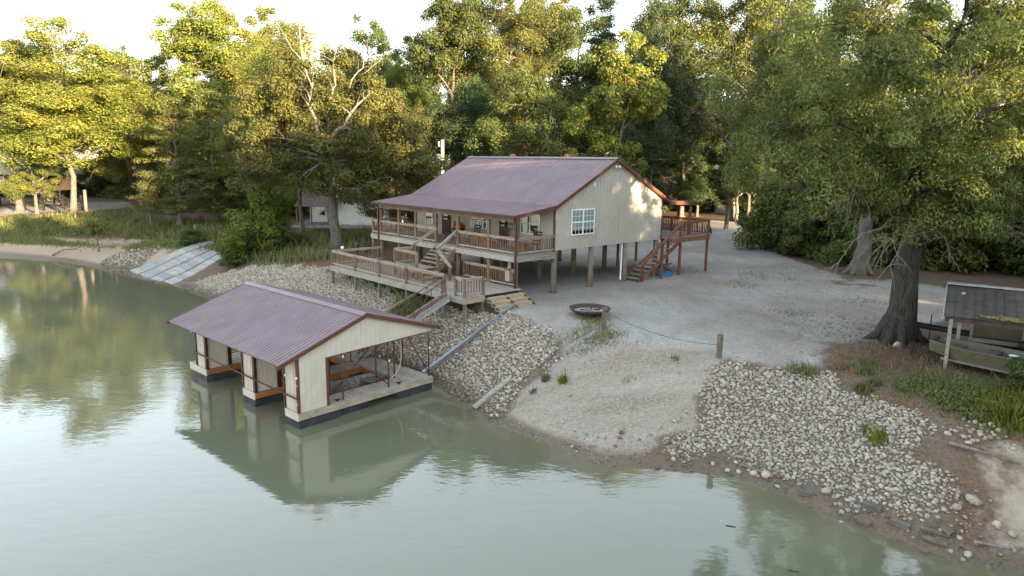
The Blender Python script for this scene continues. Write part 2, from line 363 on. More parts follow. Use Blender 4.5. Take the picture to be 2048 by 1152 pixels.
def axis(parts):
    out = [parts[0][0]]
    for a, b, st in parts:
        n = max(1, round((b - a) / st)); out += list(np.linspace(a, b, n + 1)[1:])
    return np.array(out)
gx = axis([(-700, -200, 50), (-200, -70, 5), (-70, -26, .8), (-26, 20, .26), (20, 40, .6), (40, 100, 5), (100, 700, 50)])
gy = axis([(-200, 0, 20), (0, 12, 2), (12, 50, .26), (50, 90, .7), (90, 200, 5), (200, 1200, 80)])
GX, GY = np.meshgrid(gx, gy, indexing='ij'); P2 = np.stack([GX.ravel(), GY.ravel()], 1)
Z = height(P2)
V = np.column_stack([P2, Z]); nx, ny = len(gx), len(gy)
idx = np.arange(nx * ny).reshape(nx, ny)
F = np.stack([idx[:-1, :-1], idx[1:, :-1], idx[1:, 1:], idx[:-1, 1:]], -1).reshape(-1, 4)
sd, _fx = shore(P2)
near = (np.abs(P2[:, 0]) < 110) & (P2[:, 1] < 140) & (P2[:, 1] > 5)
def mask(polys, w):
    r = np.zeros(len(P2))
    for p in polys: r[near] = np.maximum(r[near], soft(P2[near], p, w))
    return r
m_grav = mask([GRAVEL], 1.0); m_beach = mask([BEACH], .9); m_rock = mask([ROCK_A, ROCK_B, ROCK_L], .35)
m_road = mask([ROAD], 2.0)
for cx, cy, rad, k in ((17.0, 30.0, 4.2, .42), (21.5, 42.5, 3.2, .5), (13.5, 26.5, 2.4, .5), (25.5, 62, 3.5, .4)):
    m_grav *= 1 - k * np.clip(1.3 - np.hypot(P2[:, 0] - cx, P2[:, 1] - cy) / rad, 0, 1)
m_grass = mask([G_TALL, G_SHORT, G_BACK], 1.2); m_grass = np.maximum(m_grass, .8 * mask([G_RIGHT], .6))
m_sand = np.clip((-26 - P2[:, 0]) / 6, 0, 1) * np.clip(1.2 - sd / 8, 0, 1)
m_wet = np.clip(1 - (Z - ZW) / .38, 0, 1)
m_clay = np.clip((P2[:, 0] - 11.2) / 3.2, 0, 1) * np.clip(1.2 - sd / 4.5, 0, 1)
ter = bpy.data.meshes.new('ground')
ter = np_mesh('ground', V, F, None, smooth=True)
for nm, cols in (('mask_a', (m_grav, m_beach, m_wet, m_rock)), ('mask_b', (m_grass, m_sand, m_road, m_clay))):
    a = ter.color_attributes.new(nm, 'FLOAT_COLOR', 'POINT')
    a.data.foreach_set('color', np.stack(cols, 1).astype(np.float32).ravel())

m, nt, b = new_mat('ground')
pos = coords(nt, (1, 1, 1), True)
def split(layer):
    at = N(nt, 'ShaderNodeVertexColor', layer_name=layer)
    s = N(nt, 'ShaderNodeSeparateColor'); nt.links.new(at.outputs[0], s.inputs[0])
    return s.outputs[0], s.outputs[1], s.outputs[2], at.outputs[1]
grav, beach, wet, rock = split('mask_a'); grass, sand, road, clay = split('mask_b')
n1 = noise(nt, pos, .9, 6, .65); n2 = noise(nt, pos, 9, 5, .7); n3 = noise(nt, pos, 34, 3, .6); n4 = noise(nt, pos, .22, 4, .6)
vor = N(nt, 'ShaderNodeTexVoronoi'); vor.inputs['Scale'].default_value = 17; nt.links.new(pos, vor.inputs['Vector'])
vor2 = N(nt, 'ShaderNodeTexVoronoi'); vor2.inputs['Scale'].default_value = 34; nt.links.new(pos, vor2.inputs['Vector'])
vs = N(nt, 'ShaderNodeSeparateColor'); nt.links.new(vor.outputs['Color'], vs.inputs[0])
vs2 = N(nt, 'ShaderNodeSeparateColor'); nt.links.new(vor2.outputs['Color'], vs2.inputs[0])
def edge(mk, amt=.55, src=None):
    k = math2(nt, 'ADD', mk, math2(nt, 'MULTIPLY', math2(nt, 'SUBTRACT', src or n1, .5), amt * 2))
    return ramp(nt, k, .40, .62)
soil = mixc(nt, ramp(nt, n2, .3, .7), (.095, .068, .048), (.20, .150, .112))
litter = mixc(nt, ramp(nt, vs.outputs[0], .2, .8), (.075, .045, .030), (.20, .120, .075))
soil = mixc(nt, ramp(nt, n1, .42, .6), soil, litter)
gcol = mixc(nt, ramp(nt, vs2.outputs[0], .1, .9), (.22, .205, .185), (.47, .455, .43))
gcol = mixc(nt, ramp(nt, n4, .38, .66), gcol, mixc(nt, ramp(nt, vs2.outputs[1], .2, .9), (.17, .145, .12), (.36, .32, .275)))
gcol = mixc(nt, math2(nt, 'MULTIPLY', ramp(nt, n1, .55, .72), .4), gcol, (.17, .155, .10))
bstreak = coords(nt, (.25, 1.3, 1), True); ns = noise(nt, bstreak, .9, 5, .6)
trk = coords(nt, (1.0, .16, 1), True); ntk = noise(nt, trk, .8, 4, .6)
gcol = mixc(nt, math2(nt, 'MULTIPLY', ramp(nt, ntk, .50, .66), .55), gcol, mixc(nt, ramp(nt, vs2.outputs[0], .1, .9), (.17, .15, .13), (.34, .315, .285)))
bcol = mixc(nt, ramp(nt, vs.outputs[0], .1, .95), (.195, .163, .13), (.33, .285, .235))
bcol = mixc(nt, ramp(nt, ns, .38, .64), bcol, mixc(nt, ramp(nt, vs2.outputs[0], .1, .9), (.25, .218, .18), (.42, .375, .32)))
sandc = mixc(nt, ramp(nt, n2, .3, .7), (.30, .225, .155), (.43, .34, .25))
clayc = mixc(nt, ramp(nt, n1, .35, .62), mixc(nt, ramp(nt, n2, .3, .7), (.21, .15, .11), (.30, .225, .17)), (.40, .34, .27))
grassc = mixc(nt, ramp(nt, n2, .3, .7), (.055, .075, .022), (.13, .135, .05))
roadc = mixc(nt, ramp(nt, n1, .35, .65), (.27, .24, .21), (.38, .35, .32))
rockc = mixc(nt, ramp(nt, n2, .3, .7), (.085, .066, .05), (.20, .165, .13))
col = mixc(nt, edge(grav), soil, gcol)
col = mixc(nt, edge(clay), col, clayc)
col = mixc(nt, edge(road), col, roadc)
col = mixc(nt, edge(sand), col, sandc)
col = mixc(nt, edge(beach, .4), col, bcol)
col = mixc(nt, edge(grass, .5), col, grassc)
col = mixc(nt, edge(rock, .3, n2), col, rockc)
mud = mixc(nt, ramp(nt, n2, .3, .7), (.095, .073, .053), (.18, .14, .102))
wetf = ramp(nt, math2(nt, 'ADD', wet, math2(nt, 'MULTIPLY', math2(nt, 'SUBTRACT', n1, .5), .5)), .22, .6)
col = mixc(nt, wetf, col, mud)
nt.links.new(col, b.inputs['Base Color']); b.inputs['Specular IOR Level'].default_value = .25
rr = N(nt, 'ShaderNodeMix'); rr.inputs[2].default_value = .95; rr.inputs[3].default_value = .5
nt.links.new(wetf, rr.inputs[0]); nt.links.new(rr.outputs[0], b.inputs['Roughness'])
hgt = math2(nt, 'ADD', math2(nt, 'MULTIPLY', vor.outputs['Distance'], .5), math2(nt, 'ADD', math2(nt, 'MULTIPLY', n2, .6), math2(nt, 'MULTIPLY', n3, .3)))
bump(nt, b, hgt, .55, .06)
ter.materials.append(m)
kind(put('ground', ter), 'structure')

# water
wx = axis([(-700, -80, 60), (-80, 40, 1.0), (40, 300, 30)]); wy = axis([(-300, -10, 30), (-10, 80, 1.0), (80, 260, 20)])
WXX, WYY = np.meshgrid(wx, wy, indexing='ij'); PW = np.stack([WXX.ravel(), WYY.ravel()], 1)
dW, _ = shore(PW)
idw = np.arange(len(wx) * len(wy)).reshape(len(wx), len(wy))
FW = np.stack([idw[:-1, :-1], idw[1:, :-1], idw[1:, 1:], idw[:-1, 1:]], -1).reshape(-1, 4)
FW = FW[(dW[FW].min(1) < 1.5)]
wm = np_mesh('lake_water', np.column_stack([PW, np.full(len(PW), ZW)]), FW, None, smooth=True)
silt = np.clip(1 + dW / 2.2, 0, 1); a = wm.color_attributes.new('silt', 'FLOAT_COLOR', 'POINT')
a.data.foreach_set('color', np.stack([silt] * 3 + [np.ones_like(silt)], 1).astype(np.float32).ravel())
m, nt, b = new_mat('lake_water')
pos = coords(nt, (1, 1, 1), True)
at = N(nt, 'ShaderNodeVertexColor', layer_name='silt')
nl = noise(nt, pos, .12, 3, .5)
wc = mixc(nt, nl, (.124, .133, .086), (.147, .154, .103))
wc = mixc(nt, math2(nt, 'MULTIPLY', math2(nt, 'POWER', at.outputs[0], 2.0), .7), wc, (.15, .125, .075))
nt.links.new(wc, b.inputs['Base Color'])
b.inputs['Roughness'].default_value = .035; b.inputs['IOR'].default_value = 1.75; b.inputs['Specular IOR Level'].default_value = .5
p1 = coords(nt, (1.0, 1.9, 1), True); w1 = noise(nt, p1, 1.1, 3, .5)
p2_ = coords(nt, (1, 2.2, 1), True); w2 = noise(nt, p2_, 4.2, 2, .5)
gust = ramp(nt, noise(nt, pos, .09, 3, .5), .35, .7)
hh = math2(nt, 'ADD', math2(nt, 'MULTIPLY', w1, .7), math2(nt, 'MULTIPLY', w2, math2(nt, 'ADD', .10, math2(nt, 'MULTIPLY', gust, .22))))
bump(nt, b, hh, .16, .05)
wm.materials.append(m)
kind(put('lake_water', wm), 'structure')

# ------------------------------------------------------------------ riprap stones
rng = np.random.RandomState(11)
def stone_shape(seed):
    bm = bmesh.new(); bmesh.ops.create_icosphere(bm, subdivisions=1, radius=1); r = np.random.RandomState(seed)
    v = np.array([p.co[:] for p in bm.verts]); f = np.array([[q.index for q in t.verts] for t in bm.faces]); bm.free()
    for _ in range(6):                                       # split faces: cut the ball flat along a few planes
        n = r.normal(size=3); n /= np.linalg.norm(n); h = .55 + .3 * r.rand(); d = v @ n
        v = np.where((d > h)[:, None], v - (d - h)[:, None] * n, v)
    v *= (1 + .06 * r.normal(size=(len(v), 1)))
    return v * np.array([1, .72 + .2 * r.rand(), .55 + .2 * r.rand()]), f
SHAPES = [stone_shape(i) for i in range(10)]
STONE_MESH = [np_mesh('riprap_stone', v * .5, f, M['stone']) for v, f in SHAPES]
def rotm(rx, ry, rz):
    return np.array(Matrix.Rotation(rz, 3, 'Z') @ Matrix.Rotation(ry, 3, 'Y') @ Matrix.Rotation(rx, 3, 'X'))
def scatter(poly, spacing, jitter=.45):
    q = np.array(poly); x0, y0 = q.min(0) - .2; x1, y1 = q.max(0) + .2
    xs, ys = np.meshgrid(np.arange(x0, x1, spacing), np.arange(y0, y1, spacing)); P = np.stack([xs.ravel(), ys.ravel()], 1)
    return P + rng.uniform(-jitter, jitter, P.shape) * spacing * 1.2
stones = []                                                 # x, y, size, lift
for poly, sp, s0, keep in ((ROCK_B, .086, .122, 1), (ROCK_A, .098, .132, 1), (ROCK_L, .22, .19, .8), (STRIP, .15, .17, .8), (SCAT, .34, .18, .5)):
    P = scatter(poly, sp); e = edge_dist(P, poly)
    ok = (e + .55 * wave(P, 3.2, 9) + rng.normal(0, .16, len(P)) > 0) & (rng.rand(len(P)) < keep)
    P = P[ok]; hz = height(P); d, _ = shore(P); ok = d > -.25; P, hz = P[ok], hz[ok]
    for (x, y), z in zip(P, hz): stones.append((x, y, z, s0 * min(1.75, rng.lognormal(0, .36))))
for k in range(420):                                        # stragglers along the water's edge and on the beach
    t = rng.rand(); i = rng.randint(9, 33); p = SHORE[i] + (SHORE[i + 1] - SHORE[i]) * t
    p = p + rng.normal(0, .5, 2) + np.array([.25, .35]); stones.append((p[0], p[1], gz(*p), .085 * rng.lognormal(0, .45)))
for x, y, s in ((12.68, 17.3, .52), (12.2, 17.2, .36), (8.2, 20.35, .45), (13.2, 16.4, .33), (13.5, 16.1, .36), (12.95, 16.7, .3), (9.5, 19.0, .36), (7.9, 20.6, .33), (13.9, 16.3, .4), (13.1, 19.3, .3)):
    stones.append((x, y, gz(x, y), s))
stones = np.array(stones)
dist = np.hypot(stones[:, 0], stones[:, 1]); order = np.argsort(-(stones[:, 3] / dist))
px_ok = (np.abs(stones[:, 0]) / np.maximum(stones[:, 1], 1) < .74)
order = [i for i in order if px_ok[i]]
singles = order[:290]; rest = np.setdiff1d(np.arange(len(stones)), singles)
STONE_LABEL = 'pale limestone riprap stone lying loose on the stone bank by the water'
for i in singles:
    x, y, z, s = stones[i]; k = rng.randint(10)
    o = put('riprap_stone', STONE_MESH[k], None, (x, y, z + s * .10), (rng.uniform(-.5, .5), rng.uniform(-.5, .5), rng.uniform(0, 6.28)), None, (s, s, s))
    tag(o, STONE_LABEL, 'stone', 'riprap stones on the bank')
Vs, Fs, Ts, off = [], [], [], 0
for i in rest:
    x, y, z, s = stones[i]; v, f = SHAPES[rng.randint(10)]
    v = (v * s * .5) @ rotm(rng.uniform(-.6, .6), rng.uniform(-.6, .6), rng.uniform(0, 6.28)).T + (x, y, z + s * (.06 + .16 * rng.rand()))
    Vs.append(v); Fs.append(f + off); off += len(v); Ts.append(np.column_stack([np.full(len(v), rng.rand() ** .8), np.full(len(v), np.clip(1.3 - (z - ZW) / .35 + rng.normal(0, .25), 0, 1)), np.full(len(v), rng.rand())]))
m, nt, b = new_mat('riprap')
at = N(nt, 'ShaderNodeVertexColor', layer_name='tint'); pos = coords(nt, (8, 8, 8), True)
sp0 = N(nt, 'ShaderNodeSeparateColor'); nt.links.new(at.outputs[0], sp0.inputs[0])
c = mixc(nt, sp0.outputs[0], (.20, .172, .137), (.51, .465, .40)); c = mixc(nt, ramp(nt, noise(nt, pos, 1, 4), .35, .7), c, (.32, .28, .225), 'MIX')
c = mixc(nt, .55, c, mixc(nt, sp0.outputs[0], (.25, .218, .175), (.49, .45, .39)))
sp3 = N(nt, 'ShaderNodeSeparateColor'); nt.links.new(at.outputs[0], sp3.inputs[0])
c = mixc(nt, ramp(nt, sp3.outputs[2], .72, .95), c, (.27, .205, .14))
c = mixc(nt, math2(nt, 'MULTIPLY', sp3.outputs[1], .8), c, (.085, .068, .05))
nt.links.new(c, b.inputs['Base Color']); b.inputs['Roughness'].default_value = .85; b.inputs['Specular IOR Level'].default_value = .25
kind(tag(put('riprap', np_mesh('riprap', np.concatenate(Vs), np.concatenate(Fs), m, np.concatenate(Ts))),
     'banks of broken pale limestone covering both slopes beside the beach', 'stones'), 'stuff')
# beach pebbles
Vs, Fs, Ts, off = [], [], [], 0
P = scatter(BEACH, .21); P = P[(edge_dist(P, BEACH) > -.5) & (rng.rand(len(P)) < .8)]; hz = height(P)
for (x, y), z in zip(P, hz):
    s = .038 * rng.lognormal(0, .45); v, f = SHAPES[rng.randint(10)]
    Vs.append(v * s * .6 + (x, y, z + s * .05)); Fs.append(f + off); off += len(v); Ts.append(np.column_stack([np.full(len(v), .5 * rng.rand()), np.zeros(len(v)), np.full(len(v), rng.rand())]))
kind(tag(put('beach_pebbles', np_mesh('beach_pebbles', np.concatenate(Vs), np.concatenate(Fs), m, np.concatenate(Ts))),
     'small pebbles strewn over the gravel beach', 'pebbles'), 'stuff')

# ------------------------------------------------------------------ railing: cap + bottom rail, each baluster a piece of its own
BAL = {}
def baluster_mesh(h, mat):
    if (h, mat) not in BAL: BAL[(h, mat)] = MB().box(-.019, .019, -.019, .019, 0, h).mesh('baluster', M[mat])
    return BAL[(h, mat)]
def railing(parent, p, q, z, top=.92, gap=.17, mat='wood_brown', cap='wood_rail', z2=None, name='railing'):
    z2 = z if z2 is None else z2
    p3, q3 = Vector((p[0], p[1], z)), Vector((q[0], q[1], z2)); L = (q3 - p3).length
    mb = MB().beam(p3 + Vector((0, 0, top)), q3 + Vector((0, 0, top)), .13, .045).beam(p3 + Vector((0, 0, top - .08)), q3 + Vector((0, 0, top - .08)), .04, .085)
    mb.beam(p3 + Vector((0, 0, .14)), q3 + Vector((0, 0, .14)), .04, .085)
    o = mb.build(name, cap, parent); n = max(2, int(L / gap)); me = baluster_mesh(round(top - .26, 2), mat)
    ang = math.atan2(q3.y - p3.y, q3.x - p3.x)
    for i in range(1, n):
        c = p3.lerp(q3, i / n); put('baluster', me, o, c + Vector((0, 0, .18)), (0, 0, ang))
    return o
def post(parent, x, y, z0, z1, w=.14, mat='wood_brown', name='post'):
    return MB().box(-w / 2, w / 2, -w / 2, w / 2, 0, z1 - z0).build(name, mat, parent, loc=(x, y, z0))

# rib panels: sheet in the local XZ plane (or sloped roof plane XY), ribs raised towards -y / +z
def wall_panel(poly, w, rib, mat, t=.02, n=4):
    """poly (x,z) outline of one metal panel; ribs run up it and stand proud by 22 mm"""
    mb = MB().prism(poly, 'y', 0, t)
    top = lambda x: np.interp(x, [poly[3][0], poly[2][0]], [poly[3][1], poly[2][1]]) if len(poly) == 4 else max(p[1] for p in poly)
    x0, x1 = poly[0][0], poly[1][0]
    k = 0
    while True:
        x = x0 + rib * (k + .5); k += 1
        if x > x1 - .01: break
        a = min(top(x - .02), top(x + .02)) - .004
        mb.prism([(x - .03, poly[0][1] + .004), (x + .03, poly[0][1] + .004), (x + .03, a), (x - .03, a)], 'y', -.006, 0)
        mb.prism([(x - .016, poly[0][1] + .005), (x + .016, poly[0][1] + .005), (x + .016, a), (x - .016, a)], 'y', -.016, -.006)
    return mb
def roof_panel_mesh(w, L, rib, mat):
    """panel lies in local XY: x across (ribs spaced along x), y down the slope"""
    mb = MB().box(0.001, w - .001, 0, L, -.02, 0); n = round(w / rib)
    for k in range(n):
        x = rib * (k + .5)
        mb.hexa([(x - .045, .004, 0.0005), (x + .045, .004, .0005), (x + .045, L - .004, .0005), (x - .045, L - .004, .0005),
                 (x - .018, .004, .030), (x + .018, .004, .030), (x + .018, L - .004, .030), (x - .018, L - .004, .030)])
    return mb.mesh('roof_panel', M[mat])
def roof_plane(parent, hi, lo, n, w, rib, mat, flip):
    """row of n panels along local y of the building, from the high edge (x,z) to the low edge (x,z)"""
    d = Vector((lo[0] - hi[0], 0, lo[1] - hi[1])); L = d.length; dy = d.normalized(); ax = Vector((0, 1, 0)) if flip else Vector((0, -1, 0))
    nz = ax.cross(dy)
    if nz.z < 0: ax = -ax; nz = ax.cross(dy)
    me = roof_panel_mesh(w, L, rib, mat); rot = Matrix((ax, dy, nz)).transposed().to_euler()
    for k in range(n):
        y = roof_plane.y0 + (k if ax.y > 0 else k + 1) * w
        put('roof_panel', me, parent, (hi[0], y, hi[1]), rot)

# ------------------------------------------------------------------ the stilt house (local x runs back along the gable, y along the front)
YAW = 0.7477
HX, HY = 2.30, 37.45
def hw(gx_, ly): return (HX + gx_ * math.cos(YAW) - ly * math.sin(YAW), HY + gx_ * math.sin(YAW) + ly * math.cos(YAW))
house = thing('lake_house', 'tan metal-sided house on wooden stilts with a mauve metal roof and a long front porch', 'house', (HX, HY, 0), YAW)
W, LH, ZB, ZT, ZR, RX = 9.94, 13.3, 2.41, 4.90, 7.47, 5.0
def roofz(x): return ZT + (ZR - ZT) * x / RX if x < RX else ZR + (5.05 - ZR) * (x - RX) / (W - RX)
# gable siding (faces -y)
rib = .3048; pw = W / 11
for k in range(11):
    x0, x1 = k * pw + .001, (k + 1) * pw - .001
    poly = [(x0, ZB), (x1, ZB), (x1, roofz(x1) - .03), (x0, roofz(x0) - .03)]
    if x0 < RX < x1: poly = [(x0, ZB), (x1, ZB), (x1, roofz(x1) - .03), (RX, ZR - .03), (x0, roofz(x0) - .03)]
    mb = MB().prism(poly, 'y', 0, .02)
    for j in range(3):
        x = x0 + pw / 3 * (j + .5); a = roofz(x) - .06
        mb.prism([(x - .03, ZB + .004), (x + .03, ZB + .004), (x + .03, a), (x - .03, a)], 'y', -.006, 0)
        mb.prism([(x - .016, ZB + .005), (x + .016, ZB + .005), (x + .016, a), (x - .016, a)], 'y', -.015, -.006)
    mb.build('wall_panel', 'siding', house)
# front siding (faces -x), seen under the porch
pw2 = LH / 15
fm = wall_panel([(0, ZB), (pw2 - .002, ZB), (pw2 - .002, ZT - .05), (0, ZT - .05)], pw2, pw2 / 3, 'siding').mesh('wall_panel', M['siding'])
for k in range(15): put('wall_panel', fm, house, (0, (k + 1) * pw2, 0), (0, 0, -math.pi / 2))
MB().box(.02, W, LH - .02, LH, ZB, 4.85).prism([(.02, 4.852), (W, 4.852), (W, 5.0), (RX, ZR - .04), (.02, ZT - .04)], 'y', LH - .02, LH).build('end_wall', 'siding', house)
MB().box(W - .02, W, .022, LH - .022, ZB, 5.0).build('back_wall', 'siding', house)
MB().box(.022, W - .022, .022, LH - .022, ZB, ZB + .25).build('floor_deck', 'wood_dark', house)
MB().box(-.075, .03, -.03, -.002, ZB - .02, ZT - .02).box(-.03, -.002, -.002, .1, ZB - .02, ZT - .05).build('corner_trim', 'trim', house)
MB().box(W - .02, W + .06, -.03, -.002, ZB - .02, 5.02).build('corner_trim', 'trim', house)
# roof: main slopes, porch slope, rear porch roof
OH = .26
roof_plane.y0 = -OH
npan, pwid = 16, (LH + .35 + OH) / 16
roof_plane(house, (RX, ZR + .03), (-.10, 4.90), npan, pwid, pwid / 4, 'roof', True)
roof_plane(house, (-.06, 4.885), (-3.15, 4.47), npan, pwid, pwid / 4, 'roof', True)
roof_plane(house, (RX, ZR + .03), (10.55, 4.86), npan, pwid, pwid / 4, 'roof', False)
MB().prism([(RX - .2, ZR - .02), (RX, ZR + .075), (RX + .2, ZR - .02), (RX + .2, ZR + .0), (RX, ZR + .1), (RX - .2, ZR + .0)], 'y', -OH - .02, LH + .37).build('ridge_cap', 'roof', house)
yb = LH + .35
for y0, y1 in ((-OH - .025, -OH), (yb, yb + .025)):
    MB().prism([(-.12, 4.73), (RX, ZR - .14), (RX, ZR + .055), (-.12, 4.93)], 'y', y0, y1).build('rake_trim', 'trim', house)
    MB().prism([(RX + .001, ZR - .14), (10.6, 4.66), (10.6, 4.87), (RX + .001, ZR + .055)], 'y', y0, y1).build('rake_trim', 'trim', house)
    MB().prism([(-3.2, 4.30), (-.121, 4.71), (-.121, 4.925), (-3.2, 4.50)], 'y', y0, y1).build('rake_trim', 'trim', house)
# soffits
MB().prism([(-3.1, 4.36), (-.03, 4.78), (-.03, 4.80), (-3.1, 4.40)], 'y', -.2, LH + .3).build('porch_ceiling', 'wood_brown', house)
MB().prism([(.03, 4.84), (RX, ZR - .08), (W - .03, 5.0), (10.5, 4.76), (10.5, 4.79), (RX, ZR - .04), (.03, 4.87)], 'y', -OH + .002, -.03).build('soffit', 'trim', house)
gut = MB().prism([(-3.30, 4.36), (-3.17, 4.34), (-3.17, 4.46), (-3.19, 4.46), (-3.19, 4.37), (-3.29, 4.38), (-3.29, 4.46), (-3.31, 4.46)], 'y', -OH, yb).build('gutter', 'maroon', house)
MB().box(-3.07, -2.93, -.1, yb - .2, 4.13, 4.34).build('porch_beam', 'wood_brown', house)
# rear porch roof
MB().prism([(10.56, 4.80), (14.2, 4.66), (14.2, 4.72), (10.56, 4.86)], 'y', -.1, 5.2).build('rear_porch_roof', 'roof', house)
MB().prism([(10.56, 4.64), (14.23, 4.50), (14.23, 4.73), (10.56, 4.87)], 'y', -.13, -.102).build('rake_trim', 'trim', house)
MB().box(13.2, 13.36, .02, 5.1, 4.42, 4.62).build('porch_beam', 'trim', house)
# pilings
pil = MB().tube([(0, 0, 0), (0, 0, 1.2), (0, 0, ZB + .35)], [.185, .165, .16], 10).mesh('piling', M['piling'], True)
for x in (.16, 3.3, 6.5, 9.7):
    for y in (.16, 4.4, 8.7, 13.0): put('piling', pil, house, (x, y, -.35), (0, 0, x + y))
# windows
def window(parent, kindname, x, y, z, w, h, rz, reflect_tint=False, cols=2, grid=True, mat='white'):
    """frame faces local -y; two lights side by side, each a double-hung pair of sashes"""
    f = .07; mb = MB()
    mb.box(0, w, -.05, -.005, 0, f).box(0, w, -.05, -.005, h - f, h).box(0, f, -.05, -.005, f, h - f).box(w - f, w, -.05, -.005, f, h - f)
    o = mb.build(kindname, mat, parent, loc=(x, y, z), rot=(0, 0, rz)); cw = (w - 2 * f) / cols
    for c in range(1, cols): MB().box(f + c * cw - .05, f + c * cw + .05, -.047, -.007, f, h - f).build('mullion', mat, o)
    for c in range(cols):
        a0, a1 = f + c * cw + (.05 if c else 0), f + (c + 1) * cw - (.05 if c < cols - 1 else 0)
        MB().box(a0, a1, -.04, -.008, h / 2 - .035, h / 2 + .035).build('sash_rail', mat, o)
        MB().box(a0, a1, -.026, -.022, f, h / 2 - .036).build('pane', 'glass', o)
        MB().box(a0, a1, -.026, -.022, h / 2 + .036, h - f).build('pane', 'glass', o)
        if reflect_tint:
            MB().box(a0, a1, -.0275, -.0265, f + .26 * (h / 2), h - f - .002).build('reflect_tint', 'reflect_tint', o)  # thin sheet over the panes, coloured as their reflection
        if grid:
            g_ = MB()
            for i in (1, 2): g_.box(a0 + (a1 - a0) * i / 3 - .011, a0 + (a1 - a0) * i / 3 + .011, -.034, -.028, f, h - f)
            for zz in (f + (h / 2 - f) / 2, h / 2 + (h / 2 - f) / 2): g_.box(a0, a1, -.033, -.029, zz - .011, zz + .011)
            g_.build('muntin', mat, o)
    return o
window(house, 'window', 1.27, -.026, 3.17, 1.98, 1.48, 0, True)
for y, w_, z, h in ((2.70, 1.55, 3.15, 1.25), (7.25, 1.58, 3.12, .95), (12.08, .9, 3.05, .98)):
    window(house, 'window', -.026, y, z, w_, h, -math.pi / 2, False, 2 if w_ > 1 else 1, False)
for y in (4.55, 10.2):
    d = MB().box(0, .92, -.03, -.005, 0, 2.03).build('door', 'wood_dark', house, loc=(-.028, y, ZB + .02), rot=(0, 0, -math.pi / 2))
    MB().box(.2, .72, -.036, -.031, 1.0, 1.85).build('pane', 'glass', d)
    MB().tube([(.84, -.03, 1.0), (.84, -.09, 1.0)], .03, 8).build('handle', 'grey_metal', d)
# vents, flood light, drain pipe, downspouts
for y in (9.3, 4.2):
    MB().lathe([(.09, -.35), (.09, .05), (.24, .05), (.26, .13), (.20, .24), (.08, .29), (0, .295)], 12, (RX + .35, y, ZR)).build('roof_vent', 'rust', house, True)
fl = MB().box(4.99, 5.09, -.07, -.026, 6.98, 7.10).build('flood_light', 'white', house)
for s in (-.14, .14): MB().lathe([(.0, 0), (.07, .0), (.09, .12), (0, .13)], 10).build('lamp_head', 'white', fl, True, loc=(5.04 + s, -.10, 7.02), rot=(R(100), 0, s))
MB().tube([(6.05, .12, .22), (6.12, .12, .30), (6.12, .12, ZB)], .055, 8).tube([(5.95, .0, .2), (6.12, .1, .24)], .06, 8).build('drain_pipe', 'white', house, True)
for y in (-.16, LH - .15):
    MB().beam((-3.08, y, .35), (-3.08, y, 4.1), .10, .08).beam((-3.08, y, 4.1), (-3.22, y, 4.4), .10, .08).build('downspout', 'maroon', house)

# porch
PF = 2.36; PX = -2.98
pl = MB().box(-.07, .07, 0, LH + .95, -.035, 0).mesh('floor_board', M['wood_grey'])
for k in range(20): put('floor_board', pl, house, (-.13 - .1455 * k, -.1, PF))
MB().box(PX - .06, PX - .01, -.12, LH + .86, 2.02, 2.31).build('rim_board', 'wood_grey', house)
MB().box(PX - .008, -.08, -.15, -.102, 2.02, 2.31).build('rim_board', 'wood_grey', house)
MB().box(PX - .008, -.08, LH + .812, LH + .86, 2.02, 2.31).build('rim_board', 'wood_grey', house)
mb = MB()
for k in range(24): mb.box(PX + .02, -.06, .1 + k * .58, .15 + k * .58, 2.06, 2.315)
kind(mb.build('floor_joists', 'wood_dark', house), 'stuff')
PY = [-.02, 2.17, 4.88, 6.98, 9.09, 10.95, 13.08]
for y in PY: post(house, PX + .09, y, -.3, 4.14, .15, 'wood_brown', 'porch_post')
post(house, PX + .09, 14.1, -.3, 3.32, .13, 'wood_brown', 'porch_post')
for y in (4.4, 8.7, 13.0): post(house, -1.5, y, -.3, 2.05, .14, 'wood_dark', 'porch_post')
for i in range(7):
    if i == 2: continue
    y0 = PY[i]; y1 = PY[i + 1] if i < 6 else 14.1
    railing(house, (PX + .06, y0 + .08), (PX + .06, y1 - .08), PF, name='porch_railing')
railing(house, (PX + .15, -.05), (-.1, -.05), PF, name='porch_railing')
railing(house, (PX + .15, 14.1), (-.1, 14.1), PF, name='porch_railing')

# ------------------------------------------------------------------ stairs from the porch to the lower deck
ZD = .65
st = thing('porch_staircase', 'grey wooden staircase with a landing, between the porch and the lower deck', 'staircase', (HX, HY, 0), YAW)
for k in range(1, 6):
    z = PF - k * (PF - 1.26) / 6; x = PX - .08 - .205 * (k - .5)
    MB().box(x - .14, x + .14, 5.02, 6.86, z - .04, z).build('tread', 'wood_grey', st)
for y in (4.96, 5.92, 6.9):
    MB().prism([(PX - .08, PF - .42), (PX - .08, PF - .12), (-4.28, 1.19), (-4.28, .92)], 'y', y - .022, y + .022).build('stringer', 'wood_brown', st)
for k in range(9): MB().box(-5.52 + .1375 * k, -5.39 + .1375 * k, 5.15, 7.4, 1.225, 1.26).build('landing_board', 'wood_grey', st)
MB().box(-5.56, -5.523, 5.13, 7.42, 1.0, 1.22).box(-4.27, -4.233, 5.13, 7.42, 1.0, 1.22).box(-5.52, -4.275, 7.4, 7.44, 1.0, 1.22).build('landing_frame', 'wood_grey', st)
for k in (1, 2):
    z = 1.26 - k * .203; y = 5.13 - .29 * (k - .5)
    MB().box(-5.5, -4.28, y - .15, y + .13, z - .04, z).build('tread', 'wood_new', st)
